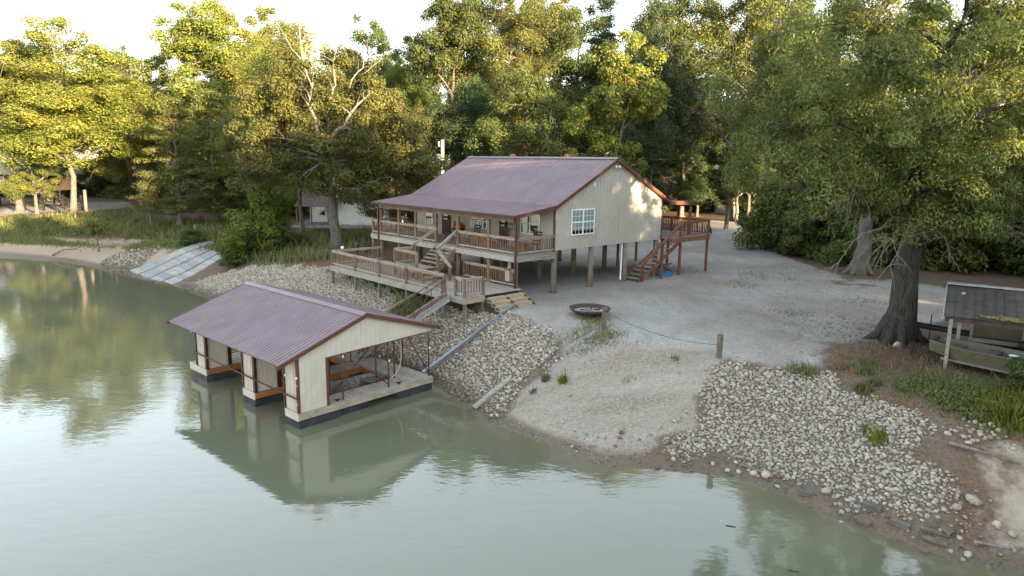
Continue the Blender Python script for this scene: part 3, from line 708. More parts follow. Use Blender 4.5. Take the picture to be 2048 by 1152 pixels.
for x in (-5.52, -4.26): MB().prism([(5.12, .95), (5.12, 1.2), (4.35, .66), (4.6, .66)], 'x', x - .02, x + .02).build('stringer', 'wood_brown', st)
for x, y, z1 in ((-5.55, 5.2, 2.2), (-5.55, 7.4, 2.2), (-4.22, 5.08, 2.34), (-4.22, 7.42, 2.34), (-4.22, 3.95, 1.42)): post(st, x, y, ZD, z1, .12, 'wood_brown')
railing(st, (-5.55, 7.36), (-5.55, 5.24), 1.26, .93)
railing(st, (-5.5, 7.44), (-4.3, 7.44), 1.26, .93)
for a, b_ in (((PX + .05, 4.96, 3.32), (-4.25, 5.06, 2.36)), ((PX + .05, 6.9, 3.32), (-4.25, 7.42, 2.36)), ((-4.22, 5.12, 2.30), (-4.2, 3.85, 1.40))):
    MB().beam(a, b_, .14, .05).beam((a[0], a[1], a[2] - .1), (b_[0], b_[1], b_[2] - .1), .04, .12).build('handrail', 'wood_rail', st)

# ------------------------------------------------------------------ lower deck
dk_ = thing('lower_deck', 'weathered grey lower deck on short posts above the stone bank', 'deck', (HX, HY, 0), YAW)
bd = MB().box(-.068, .068, -.45, 12.95, -.036, 0).mesh('deck_board', M['wood_grey'])
for k in range(27): put('deck_board', bd, dk_, (-6.62 + .1432 * k, 0, ZD))
MB().box(-6.78, -6.70, 1.0, 12.99, .33, .62).build('rim_board', 'wood_grey', dk_)
MB().box(-6.698, -2.86, 12.952, 12.995, .33, .61).build('rim_board', 'wood_grey', dk_)
MB().box(-6.78, -6.70, -.5, .999, .33, .62).build('rim_board', 'wood_grey', dk_)
MB().box(-6.698, -5.44, -.50, -.455, .33, .61).build('rim_board', 'wood_new', dk_)
MB().box(-2.85, -2.79, -.45, 12.95, .33, .61).build('rim_board', 'wood_grey', dk_)
mb = MB()
for k in range(23): mb.box(-6.69, -2.86, -.2 + k * .58, -.15 + k * .58, .36, .612)
kind(mb.build('deck_joists', 'wood_dark', dk_), 'stuff')
for y in (12.8, 10.02, 7.35, 4.6, 1.25, -.4):
    for x in (-6.64, -4.7):
        X, Y = hw(x, y); z0 = gz(X, Y) - .3
        post(dk_, x, y, z0, .355, .14, 'piling')
X, Y = hw(-5.5, -.38); post(dk_, -5.5, -.38, gz(X, Y) - .3, .355, .14, 'piling')
ys = [12.86, 10.02, 7.35, 4.6, 1.28]
for y in ys: post(dk_, -6.64, y, ZD, ZD + .9, .13)
for a, b_ in zip(ys[:-1], ys[1:]): railing(dk_, (-6.64, a - .07), (-6.64, b_ + .07), ZD, .92)
railing(dk_, (-6.58, 12.87), (-3.0, 12.87), ZD, .92)
for a, b_ in ((4.3, 2.25), (2.1, .05)): railing(dk_, (-2.88, a), (-2.88, b_), ZD, .92)
for x, y in ((-6.64, .3), (-6.66, -.4), (-5.48, -.4), (-2.88, 4.34)): post(dk_, x, y, ZD, ZD + .9, .13)
railing(dk_, (-6.65, .23), (-6.65, -.33), ZD, .92); railing(dk_, (-6.59, -.4), (-5.55, -.4), ZD, .92)
# wide steps down to the gravel
for k in range(4):
    z = ZD - .16 * (k + 1) + .005; y = -.46 - .30 * k
    MB().box(-5.46, -2.86, y - .30, y - .155, z - .04, z).build('step_board', 'wood_new', dk_)
    MB().box(-5.46, -2.86, y - .152, y - .008, z - .04, z).build('step_board', 'wood_new', dk_)
    MB().box(-5.46, -2.86, y - .290, y - .26, z - .19, z - .043).build('riser', 'wood_new', dk_)
for x in (-5.4, -4.15, -2.92): MB().prism([(-.5, -.2), (-.5, .6), (-1.62, 0.02), (-1.62, -.2)], 'x', x - .02, x + .02).build('stringer', 'wood_dark', dk_)

# ------------------------------------------------------------------ back deck with its long stair
bk = thing('back_deck', 'reddish stained deck on tall posts behind the house, with a long stair', 'deck', (HX, HY, 0), YAW)
ZK = 2.50
bb = MB().box(-.068, .068, -.72, 5.5, -.036, 0).mesh('deck_board', M['wood_grey'])
for k in range(32): put('deck_board', bb, bk, (10.05 + .1432 * k, 0, ZK))
MB().box(9.98, 14.62, -.80, -.73, 2.2, 2.49).build('rim_board', 'wood_red', bk)
MB().box(14.56, 14.62, -.728, 5.5, 2.2, 2.46).build('rim_board', 'wood_red', bk)
for x, y in ((11.25, -.68), (14.5, -.68), (13.35, 2.2), (14.5, 2.5), (14.5, 5.3), (11.3, 4.5)):
    X, Y = hw(x, y); post(bk, x, y, gz(X, Y) - .25, 2.46, .14, 'wood_red')
post(bk, 13.3, .05, ZK, 4.42, .15, 'wood_red', 'roof_post'); post(bk, 13.3, 4.9, ZK, 4.42, .15, 'wood_red', 'roof_post')
for x, y in ((11.2, -.70), (14.52, -.70), (14.52, 2.3), (14.52, 5.3)): post(bk, x, y, ZK, ZK + 1.0, .13, 'wood_red')
railing(bk, (11.28, -.70), (14.44, -.70), ZK, 1.02, .2, 'wood_red', 'wood_red')
railing(bk, (14.52, -.62), (14.52, 2.23), ZK, 1.02, .2, 'wood_red', 'wood_red'); railing(bk, (14.52, 2.38), (14.52, 5.23), ZK, 1.02, .2, 'wood_red', 'wood_red')
railing(bk, (10.1, 5.4), (14.4, 5.4), ZK, 1.02, .2, 'wood_dark', 'wood_dark')
nst = 12
for k in range(1, nst):
    z = ZK - k * ZK / nst; x = 11.1 - (11.1 - 6.55) * (k - .3) / nst
    MB().box(x - .15, x + .15, -.70, .32, z - .045, z).build('tread', 'wood_grey', bk)
for y in (-.76, .38): MB().prism([(11.15, 2.18), (11.15, 2.46), (6.45, -.08), (6.95, -.08)], 'y', y - .025, y + .025).build('stringer', 'wood_red', bk)
for x, z0, z1 in ((7.05, -.1, 1.08), (9.05, -.1, 2.25)): post(bk, x, -.84, z0, z1, .12, 'wood_red')
MB().beam((6.7, -.84, .98), (11.2, -.78, 3.55), .13, .05).beam((6.7, -.84, .88), (11.2, -.78, 3.45), .04, .13).build('handrail', 'wood_red', bk)

# ------------------------------------------------------------------ floating boathouse (local x across the gable, y along the ridge, z above the water)
DYAW, DX, DY = 0.8332, -7.81, 23.97
dock = thing('boathouse', 'floating boathouse with three slips, cream metal siding and a ribbed mauve roof', 'boathouse', (DX, DY, ZW), DYAW)
DW, DL, DF = 6.44, 9.41, .61
FING = [(0, .95), (3.32, 4.3), (7.72, 9.41)]
WALK = 5.1
# planks
fp = {}
def plank(x0, x1, y0, y1, mat='wood_dock'):
    key = (round(x1 - x0, 3), round(y1 - y0, 3), mat)
    if key not in fp: fp[key] = MB().box(0, x1 - x0 - .014, 0, y1 - y0 - .014, -.038, 0).mesh('floor_plank', M[mat])
    put('floor_plank', fp[key], dock, (x0, y0, DF))
nw = 9; ww = (DW - WALK) / nw
for k in range(nw): plank(WALK + k * ww, WALK + (k + 1) * ww, 0, DL)
for y0, y1 in FING:
    n = 36; w_ = (WALK - .02) / n
    for k in range(n): plank(k * w_, (k + 1) * w_, y0, y1)
# rim boards
MB().box(-.04, DW + .04, -.045, -.003, .33, .60).build('rim_board', 'wood_rail', dock)
MB().box(DW + .003, DW + .045, 0, DL, .33, .60).build('rim_board', 'wood_rail', dock)
for i, (y0, y1) in enumerate(FING):
    MB().box(-.045, -.003, y0, y1, .30, .60).build('rim_board', 'siding_pale', dock)
    if i: MB().box(0, WALK, y0 - .045, y0 - .003, .34, .60).build('rim_board', 'orange_wood', dock)
    MB().box(0, WALK, y1 + .003, y1 + .045, .34, .60).build('rim_board', 'orange_wood', dock)
MB().box(WALK - .045, WALK - .003, .99, 3.27, .34, .60).build('rim_board', 'orange_wood', dock)
MB().box(WALK - .045, WALK - .003, 4.35, 7.67, .34, .60).build('rim_board', 'orange_wood', dock)
# floats: ribbed black tubs
def float_block(x0, x1, y0, y1):
    mb = MB().box(x0 + .012, x1 - .012, y0 + .012, y1 - .012, -.35, .29)
    n = max(2, round((x1 - x0) / .18)); 
    for k in range(n): a = x0 + (x1 - x0) * k / n; mb.box(a + .014, a + (x1 - x0) / n - .014, y0, y1, -.34, .28)
    n = max(2, round((y1 - y0) / .18))
    for k in range(n): a = y0 + (y1 - y0) * k / n; mb.box(x0, x1, a + .014, a + (y1 - y0) / n - .014, -.33, .275)
    mb.build('float', 'float', dock)
for y0, y1 in FING:
    float_block(-.03, 1.75, y0 - .02, min(y1, y0 + .98) + .02)
    float_block(1.8, 3.2, y0 + .1, y1 - .1)
float_block(4.55, DW + .02, -.03, 1.3); float_block(4.9, DW, 3.2, 4.6); float_block(4.7, DW, 7.7, DL)
# storage boxes at the lake end of each finger
def siding_run(x0, y0, ang, w_, z0, z1f, n, mat='siding_pale', name='wall_panel'):
    """n ribbed strips; z1f(t) gives the top height along the run"""
    for k in range(n):
        a, b_ = w_ * k / n, w_ * (k + 1) / n - .002
        mb = MB().prism([(a, z0), (b_, z0), (b_, z1f(b_)), (a, z1f(a))], 'y', 0, .02); c = a + .03
        mb.prism([(c - .028, z0 + .004), (c + .028, z0 + .004), (c + .028, z1f(c) - .012), (c - .028, z1f(c) - .012)], 'y', -.008, 0)
        mb.prism([(c - .014, z0 + .005), (c + .014, z0 + .005), (c + .014, z1f(c) - .013), (c - .014, z1f(c) - .013)], 'y', -.016, -.008)
        mb.build(name, mat, dock, loc=(x0, y0, 0), rot=(0, 0, ang))
def rz_(x): return 2.86 + (3.93 - 2.86) * x / 3.0 if x < 3.0 else 3.93 + (2.86 - 3.93) * (x - 3.0) / 3.5
BOXL = 1.08
for i, (y0, y1) in enumerate(FING):
    yb0, yb1 = y0 + .02, min(y1, y0 + .95)
    siding_run(.015, yb1 - .05, -math.pi / 2, yb1 - yb0 - .1, DF + .005, lambda t: 2.74, 3, 'siding_pale')       # faces the lake
    if i: siding_run(.06, yb0, 0, BOXL - .08, DF + .005, lambda t: 2.74 + .3 * t, 5, 'siding_pale')
    siding_run(BOXL, yb1, math.pi, BOXL - .08, DF + .005, lambda t: 2.74 + .3 * (1 - t), 5, 'siding_pale')
    tm = 'maroon'
    for x, y, t2 in ((.0, yb0 - .01, tm), (.0, yb1, tm), (BOXL, yb0 - .01, tm), (BOXL, yb1, tm)):
        if i == 0 and y < .5: continue
        MB().box(x - (.05 if x < .5 else .10), x + .06, y - .05 - (.06 if x < .5 and y < yb0 + .1 else 0), y + .05, DF + .002, 2.78).build('corner_post', t2, dock)
# gable siding over the near side: box front plus the truss face
n = 28; gw = 6.36 / n
for k in range(n):
    x0, x1 = .06 + k * gw, .06 + (k + 1) * gw - .002
    zb = DF + .004 if x1 < 1.2 else 2.52 + .04 * (x0 - 1.1) / 1.5
    poly = [(x0, zb), (x1, zb), (x1, rz_(x1) - .03), (x0, rz_(x0) - .03)]
    if x0 < 3.0 < x1: poly = [(x0, zb), (x1, zb), (x1, rz_(x1) - .03), (3.0, 3.9), (x0, rz_(x0) - .03)]
    if poly[2][1] - zb < .04: continue
    mb = MB().prism(poly, 'y', 0, .02); c = x0 + .03; a = min(rz_(c - .02), rz_(c + .02)) - .045
    mb.prism([(c - .026, zb + .004), (c + .026, zb + .004), (c + .026, a), (c - .026, a)], 'y', -.008, 0)
    mb.prism([(c - .013, zb + .005), (c + .013, zb + .005), (c + .013, a - .001), (c - .013, a - .001)], 'y', -.015, -.008)
    mb.build('gable_panel', 'siding_pale', dock)
MB().box(-.055, .058, -.03, .05, DF + .002, 2.80).build('corner_trim', 'trim', dock)
MB().box(1.185, 1.29, -.03, .03, DF + .002, 2.52).build('corner_trim', 'trim', dock)
MB().prism([(1.2, 2.44), (6.44, 2.62), (6.44, 2.68), (1.2, 2.515)], 'y', .022, .07).build('truss_chord', 'rust', dock)
# roof
roof_plane.y0 = -.14; npd, pwd = 11, (DL + .28) / 11
roof_plane(dock, (3.0, 3.95), (-.80, 2.62), npd, pwd, pwd / 4, 'roof', True)
roof_plane(dock, (3.0, 3.95), (6.82, 2.80), npd, pwd, pwd / 4, 'roof', False)
MB().prism([(2.78, 3.90), (3.0, 3.985), (3.22, 3.90), (3.22, 3.92), (3.0, 4.01), (2.78, 3.92)], 'y', -.16, DL + .16).build('ridge_cap', 'roof', dock)
for y0, y1 in ((-.17, -.142), (DL + .142, DL + .17)):
    MB().prism([(-.85, 2.48), (3.0, 3.82), (3.0, 3.985), (-.85, 2.645)], 'y', y0, y1).build('rake_trim', 'trim', dock)
    MB().prism([(3.001, 3.82), (6.86, 2.66), (6.86, 2.83), (3.001, 3.985)], 'y', y0, y1).build('rake_trim', 'trim', dock)
mb = MB()
for k in range(7): 
    y = .4 + k * 1.45
    mb.beam((-.72, y, 2.58), (3, y, 3.86), .05, .09).beam((3, y, 3.86), (6.74, y, 2.74), .05, .09).beam((0, y, 2.66), (6.4, y, 2.66), .04, .08)
for x, z in ((-.7, 2.57), (1.1, 3.2), (4.9, 3.26), (6.6, 2.76)): mb.beam((x, 0, z), (x, DL, z), .06, .05)
kind(mb.build('roof_frame', 'rust', dock), 'stuff')
# pipe posts, braces, rails
for x, y in ((1.98, .1), (4.2, .1), (6.36, .08), (1.9, .9), (4.15, .9), (6.36, 1.9), (5.15, .95), (5.15, 4.2), (6.36, 4.4), (6.36, 7.3), (6.36, 9.3), (5.15, 7.8), (2.2, 3.4), (2.2, 7.8)):
    MB().tube([(x, y, DF), (x, y, 2.68)], .032, 6).build('pipe_post', 'rust', dock, True)
for a, b_ in (((2.0, .12, 2.5), (4.15, .12, .78)), ((5.2, .08, 2.62), (6.33, .06, .8)), ((2.0, .85, .7), (4.1, .85, 2.5)), ((6.36, 2.0, 2.6), (6.36, 4.3, .75))):
    MB().tube([a, b_], .026, 6).build('brace', 'rust', dock, True)
MB().tube([(-.12, -.05, 1.22), (-.12, DL, 1.26)], .033, 6).build('safety_rail', 'rust', dock, True)
# small square reflectors
for x, y, z, mm in ((-.07, .0, 1.95, 'white'), (-.08, .78, 1.9, 'white'), (-.07, .0, 1.65, 'orange'), (-.07, .0, .95, 'orange'), (-.07, 9.0, 2.1, 'white'), (-.07, 8.1, 2.2, 'white'), (-.08, 9.0, 1.2, 'orange'),
                   (4.2, .06, 1.72, 'white'), (6.36, .04, 1.85, 'white'), (1.98, .06, 2.35, 'white'), (5.9, 3.0, .95, 'white')):
    MB().box(x - .03, x + .03, y - .035, y - .012, z, z + .09).build('reflector', mm, dock)
# rope hanging from the roof
pts = [(5.25, .6, 2.6), (5.22, .55, 2.1), (5.18, .5, 1.6), (5.05, .45, 1.2), (4.8, .42, .95), (4.5, .4, .82), (4.35, .38, .66)]
tag(put('mooring_rope', MB().tube(pts, .022, 6).mesh('mooring_rope', M['rope'], True), None, (DX, DY, ZW), (0, 0, DYAW)), 'pale rope hanging in a loop from the boathouse roof', 'rope')
for x in (1.75, 4.75):
    cl = MB().box(-.03, .03, -.05, .05, 0, .05).beam((-.0, -.12, .07), (0, .12, .07), .035, .04).build('dock_cleat', 'black', None, loc=(DX + x * math.cos(DYAW) - .14 * math.sin(DYAW), DY + x * math.sin(DYAW) + .14 * math.cos(DYAW), ZW + DF), rot=(0, 0, DYAW + 1.2))
    tag(cl, 'black mooring cleat at the ' + ('left' if x < 3 else 'right') + ' end of the near dock planks', 'cleat')

def jon_boat(name, label, L, Wd, H, mat, matin, loc, rz, seats, z_rim=True):
    t = thing(name, label, 'boat', loc, rz)
    def sec(x):
        f = x / L; k = 1 - .42 * max(0, (f - .72) / .28) ** 1.8; rise = .30 * H * max(0, (f - .7) / .3) ** 1.6
        return Wd / 2 * k, Wd / 2 * k * .80, rise
    xs = np.linspace(0, L, 13); vo, vi, fo = [], [], []
    for x in xs:
        a, b_, r = sec(x)
        vo += [(x, -a, H + r * .3), (x, -b_, r), (x, b_, r), (x, a, H + r * .3)]
        vi += [(min(max(x, .05), L - .05), -(a - .03), H + r * .3), (min(max(x, .05), L - .05), -(b_ - .03), r + .035), (min(max(x, .05), L - .05), b_ - .03, r + .035), (min(max(x, .05), L - .05), a - .03, H + r * .3)]
    for i in range(12):
        for j in range(3): fo.append((i * 4 + j, i * 4 + j + 1, (i + 1) * 4 + j + 1, (i + 1) * 4 + j))
    fo += [(0, 1, 2, 3), (48, 51, 50, 49)]
    MB().add(vo, fo).build('hull', mat, t); MB().add(vi, fo).build('hull_liner', matin, t)
    for s in (-1, 1):
        mb = MB()
        for i in range(12):
            a, _, r = sec(xs[i]); a2, _, r2 = sec(xs[i + 1]); mb.beam((xs[i], s * a, H + r * .3), (xs[i + 1], s * a2, H + r2 * .3), .05, .04)
        mb.build('gunwale', 'rust' if mat == 'camo' else 'boat_olive', t)
    a, _, r = sec(L); MB().beam((L, -a, H + r * .3), (L, a, H + r * .3), .05, .05).beam((0, -Wd / 2, H), (0, Wd / 2, H), .05, .05).build('end_rail', mat, t)
    for x in seats: MB().box(x - .17, x + .17, -Wd / 2 * .77, Wd / 2 * .77, .06, H - .08).build('seat', mat if mat == 'camo' else matin, t)
    MB().box(L * .8, L * .97, -Wd * .31, Wd * .31, H * .72, H * .80).build('bow_deck', matin, t)
    mb = MB()
    for x in np.linspace(.5, L * .7, 7):
        for s in (-1, 1): mb.beam((x, s * Wd * .40, .05), (x, s * (Wd * .49 - .035), H - .05), .03, .025)
    kind(mb.build('ribs', matin, t), 'stuff')
    return t
lx, ly = 1.3, 1.72
jon_boat('jon_boat', 'camouflage painted open boat moored in the nearest slip of the boathouse', 3.7, 1.35, .5, 'camo', 'camo',
         (DX + lx * math.cos(DYAW) - ly * math.sin(DYAW), DY + lx * math.sin(DYAW) + ly * math.cos(DYAW), ZW + .08), DYAW, (.5, 1.8))

# ------------------------------------------------------------------ gangway, beams and boards on the stone bank
def dw(x, y, z): return Vector((DX + x * math.cos(DYAW) - y * math.sin(DYAW), DY + x * math.sin(DYAW) + y * math.cos(DYAW), ZW + z))
gb = Vector((*hw(-6.85, .8), .60)); ga = dw(6.1, 4.9, .72)
gang = thing('gangway', 'steel gangway with rusty pipe handrails sloping from the lower deck to the boathouse', 'gangway', tuple(ga), math.atan2(gb.y - ga.y, gb.x - ga.x))
GL = math.hypot(gb.x - ga.x, gb.y - ga.y); GZ = gb.z - ga.z
def gp_(s, y, z): return (GL * s, y, GZ * s + z)
for k in range(18): MB().beam(gp_((k + .04) / 18, 0, 0), gp_((k + .96) / 18, 0, 0), .72, .04).build('tread_plate', 'rust', gang)
for y in (-.42, .42):
    MB().beam(gp_(-.01, y, -.02), gp_(1.01, y, -.02), .12, .16).build('side_rail', 'galv', gang)
    MB().tube([gp_(.03, y, .0), gp_(.03, y, .95), gp_(.97, y, .95), gp_(.97, y, 0)], .022, 6).build('handrail', 'rust', gang, True)
    mb = MB()
    for s in (.2, .4, .6, .8): mb.tube([gp_(s, y, 0), gp_(s, y, .95)], .018, 6)
    for s in (.03, .6): mb.tube([gp_(s, y, .05), gp_(s + .2, y, .93)], .014, 6)
    mb.build('stanchions', 'rust', gang, True)
MB().beam(gp_(.02, -.55, -.12), gp_(1.0, -.55, -.12), .1, .12).build('support_beam', 'wood_grey', gang)

def beam_thing(name, label, cat, a, b_, w_, h, mat, posts=()):
    a, b_ = Vector(a), Vector(b_); t = thing(name, label, cat, tuple(a), math.atan2(b_.y - a.y, b_.x - a.x)); L = math.hypot(b_.x - a.x, b_.y - a.y); dz = b_.z - a.z
    MB().beam((0, 0, 0), (L, 0, dz), w_, h).build('beam', mat, t)
    for s in posts:
        q = a.lerp(b_, s); z0 = gz(q.x, q.y) - .25; MB().box(L * s - .06, L * s + .06, -.055, .055, z0 - a.z, dz * s - h / 2).build('leg', mat, t)
    return t
beam_thing('anchor_beam', 'weathered timber beam running from under the lower deck towards the boathouse', 'beam', (*hw(-6.3, 4.2), .15), (-8.2, 36.0, gz(-8.2, 36.0) + .22), .20, .16, 'wood_grey', (.12, .38))
q = dw(6.1, .6, .62)
beam_thing('anchor_pole', 'long pale grey pole propped across the stones from the gravel to the boathouse corner', 'pole', (0.15, 33.3, .22), (q.x + .25, q.y + .35, q.z - .05), .17, .15, 'galv', (.1,))
beam_thing('loose_board', 'grey board lying loose on the lower stones beside the beach', 'board', (-.05, 27.0, gz(-.05, 27.0) + .16), (-1.45, 26.2, gz(-1.45, 26.2) + .10), .26, .08, 'wood_grey')

# ------------------------------------------------------------------ things on the pad
# fire pit
fp_ = thing('fire_pit', 'wide shallow rusty steel fire bowl with ash on the gravel', 'fire pit', (3.75, 32.0, gz(3.75, 32)), 0)
MB().lathe([(.40, .14), (.70, .19), (.90, .30), (.98, .40), (1.0, .40), (.93, .28), (.72, .155), (.40, .10), (0, .10)], 28).lathe([(0, .14), (.40, .14)], 28).build('bowl', 'rust_dark', fp_, True)
rr_ = random.Random(4); mb = MB()
mb.lathe([(0, .27), (.3, .26), (.55, .24), (.78, .235)], 20); ash = mb.build('ash_bed', 'ash', fp_, True)
for k in range(9):
    a = rr_.uniform(0, 6.28); r0 = rr_.uniform(.05, .4); p = Vector((r0 * math.cos(a), r0 * math.sin(a), .29)); a2 = rr_.uniform(0, 6.28)
    MB().tube([p, p + Vector((.35 * math.cos(a2), .35 * math.sin(a2), rr_.uniform(-.02, .08)))], .035, 6).build('charred_log', 'black' if k % 2 else 'ash', fp_, True)
for k in range(3): a = k * 2.09 + .4; MB().box(-.12, .12, -.08, .08, -.05, .16).build('foot', 'rust_dark', fp_, loc=(.6 * math.cos(a), .6 * math.sin(a), 0), rot=(0, 0, a))
# posts and cable
P1, P2_ = (4.11, 29.44), (8.31, 26.31)
for (x, y), lb in ((P1, 'wooden bollard post nearest the fire bowl, holding one end of the cable'), (P2_, 'mossy wooden bollard post at the top of the right stone bank')):
    t = thing('bollard', lb, 'bollard', (x, y, gz(x, y)), .3)
    MB().box(-.085, .085, -.085, .085, -.3, .97).build('post', 'piling', t); MB().tube([(0, -.09, .80), (0, -.12, .80)], .04, 6).build('eye_bolt', 'rust', t)
pts = []
for i in range(25):
    s = i / 24; x, y = P1[0] + (P2_[0] - P1[0]) * s, P1[1] + (P2_[1] - P1[1]) * s
    z = gz(*P1) + .80 + (gz(*P2_) + .56 - gz(*P1) - .80) * s - .52 * 4 * s * (1 - s) * .6; pts.append((x, y - .1, z))
tag(MB().tube(pts, .009, 5).build('cable', 'black', None, True), 'thin dark cable sagging between the two bollard posts', 'cable')
x, y = 11.86, 21.8; tag(MB().tube([(x, y, gz(x, y) - .2), (x + .02, y, gz(x, y) + .45), (x + .06, y, gz(x, y) + .85)], .022, 6).build('stake', 'rust', None), 'thin rusty stake leaning at the top of the right stone bank', 'stake')

# clutter under the back stair, grill
X, Y = hw(10.2, -.35)
t = thing('tarp_bundle', 'blue tarp bundle lying under the back stair', 'tarp', (X, Y, gz(X, Y)), YAW)
MB().lathe([(.55, 0), (.6, .12), (.48, .26), (.2, .36), (0, .38)], 10).build('cover', 'tarp', t, True).scale = (1.2, .6, .8)
X, Y = hw(10.5, .1)
for k in range(7):
    a = random.Random(k); o = MB().tube([(-.35, 0, 0), (.35, 0, .05)], .06, 6).build('firewood_log', 'bark_pale' if k % 2 else 'bark', None, True, loc=(X + a.uniform(-.5, .5), Y + a.uniform(-.25, .25), gz(X, Y) + .1 + .09 * k), rot=(a.uniform(-.3, .3), a.uniform(-.3, .3), a.uniform(0, 3)))
    tag(o, 'short firewood log in the pile beside the blue tarp', 'log', 'firewood under the back stair')
def kettle_grill(label, mat, x, y, z, s=1.0):
    X, Y = hw(x, y); t = thing('kettle_grill', label, 'grill', (X, Y, z), .4, None, (s, s, s))
    MB().lathe([(0, .55), (.16, .57), (.27, .66), (.31, .78), (.315, .80)], 16).build('bowl', 'black', t, True)
    MB().lathe([(.315, .80), (.30, .88), (.22, .98), (.1, 1.03), (0, 1.035)], 16).build('lid', mat, t, True)
    MB().beam((-.07, 0, 1.06), (.07, 0, 1.06), .03, .03).build('handle', 'black', t)
    for k in range(3): a = 2.09 * k + .3; MB().tube([(.13 * math.cos(a), .13 * math.sin(a), .6), (.33 * math.cos(a), .33 * math.sin(a), 0)], .015, 6).build('leg', 'grey_metal', t)
kettle_grill('red kettle grill on the porch beside the stair opening', 'red_paint', -1.3, 6.75, PF, 1.1)
X, Y = hw(14.75, -.35)
t = thing('satellite_dish', 'black round dish on a short arm beyond the corner post of the back deck', 'satellite dish', (X, Y, 2.62), YAW)
MB().lathe([(0, 0), (.2, .03), (.36, .11), (.44, .19), (.42, .19), (.2, .06), (0, .03)], 16).build('dish', 'black', t, True, loc=(.2, 0, .25), rot=(R(70), 0, R(25)))
MB().tube([(-.2, 0, 0), (.1, .05, .1), (.2, .1, .25)], .03, 6).build('arm', 'black', t, True)

# ------------------------------------------------------------------ porch furniture
def chair(label, x, y, rz, mat='wood_dark'):
    X, Y = hw(x, y); t = thing('porch_chair', label, 'chair', (X, Y, PF), YAW + rz, 'chairs on the porch')
    MB().box(-.25, .25, -.25, .25, .40, .44).build('seat', mat, t)
    mb = MB().beam((-.23, .23, .42), (-.23, .36, 1.08), .04, .04).beam((.23, .23, .42), (.23, .36, 1.08), .04, .04)
    for k in range(4): z = .55 + .16 * k; mb.beam((-.23, .23 + .13 * (z - .42) / .66, z), (.23, .23 + .13 * (z - .42) / .66, z), .02, .1)
    mb.build('backrest', mat, t)
    for a in (-.22, .22):
        for b_ in (-.22, .22): MB().box(a - .02, a + .02, b_ - .02, b_ + .02, 0, .40).build('leg', mat, t)
        MB().box(a - .03, a + .03, -.25, .28, .62, .65).build('armrest', mat, t)
chair('dark slatted porch chair beside the red kettle grill', -1.0, 5.75, -1.4, 'black')
chair('dark porch chair below the middle front window', -.9, 3.35, -1.5)
chair('porch chair nearest the right end of the porch', -.75, .75, -1.2)
chair('dark porch chair left of the stair opening', -.8, 8.2, -1.7)
def stool(label, x, y, w_=.5, h=.5):
    X, Y = hw(x, y); t = thing('side_table', label, 'table', (X, Y, PF), YAW + .3, 'small wooden tables on the porch')
    MB().box(-w_ / 2, w_ / 2, -w_ / 2, w_ / 2, h - .05, h).build('top', 'orange_wood', t)
    for a in (-1, 1):
        MB().box(a * w_ * .42 - .03, a * w_ * .42 + .03, -w_ * .42, w_ * .42, 0, h - .05).build('side_panel', 'orange_wood', t)
stool('orange-brown wooden side table by the grill at the stair opening', -1.2, 5.2)
stool('orange-brown wooden side table behind the railing right of the stair', -1.6, 3.95, .5, .55)
stool('orange-brown wooden side table at the right end of the porch', -1.5, 1.0, .6, .5)
X, Y = hw(-.35, 3.15)
t = thing('carved_board', 'tall pale weathered carved board standing by the porch door', 'carving', (X, Y, PF), YAW - math.pi / 2)
MB().prism([(-.27, 0), (.27, 0), (.30, .9), (.24, 1.5), (.1, 1.85), (-.1, 1.85), (-.24, 1.5), (-.30, .9)], 'y', -.04, .04).build('board', 'pattern', t)
for s in (-.11, .11): MB().lathe([(0, 0), (.06, .0), (.05, .03), (0, .04)], 10).build('carved_eye', 'black', t, loc=(s, -.04, 1.3), rot=(R(90), 0, 0))
MB().box(-.12, .12, -.06, -.041, .98, 1.04).build('carved_mouth', 'black', t)
MB().box(-.32, .32, -.18, .18, 0, .06).build('base', 'wood_grey', t)
X, Y = hw(-2.84, .55)
t = thing('rail_ornament', 'weathered birdhouse ornament with a pointed top on the lower deck rail', 'ornament', (X, Y, ZD + .2), YAW)
MB().box(-.16, .16, -.16, .16, .1, .68).build('box', 'wood_grey', t); MB().box(-.2, .2, -.2, .2, .68, .80).build('ledge', 'wood_brown', t)
MB().lathe([(.13, .8), (.10, .95), (.11, 1.05), (.0, 1.35)], 4).build('spire', 'wood_grey', t)
X, Y = hw(-4.4, 13.6); z = gz(X, Y)
t = thing('yard_ornament', 'slender dark wooden bird ornament behind the left lower deck rail', 'ornament', (X, Y, z), 0)
MB().tube([(0, 0, 0), (0, 0, 1.3)], .05, 6).build('pole', 'wood_dark', t); MB().tube([(0, 0, 1.2), (0, 0, 1.7), (.03, 0, 1.9), (.15, 0, 2.0), (.26, 0, 1.9)], [.09, .14, .10, .08, .02], 8).build('bird', 'black', t, True)
X, Y = hw(-5.9, 12.87); tag(MB().lathe([(0, 0), (.08, .03), (.11, .10), (.08, .18), (0, .21)], 10).build('ball_ornament', 'white', None, True, loc=(X, Y, ZD + .945)), 'small white ball on the left rail of the lower deck', 'ornament')

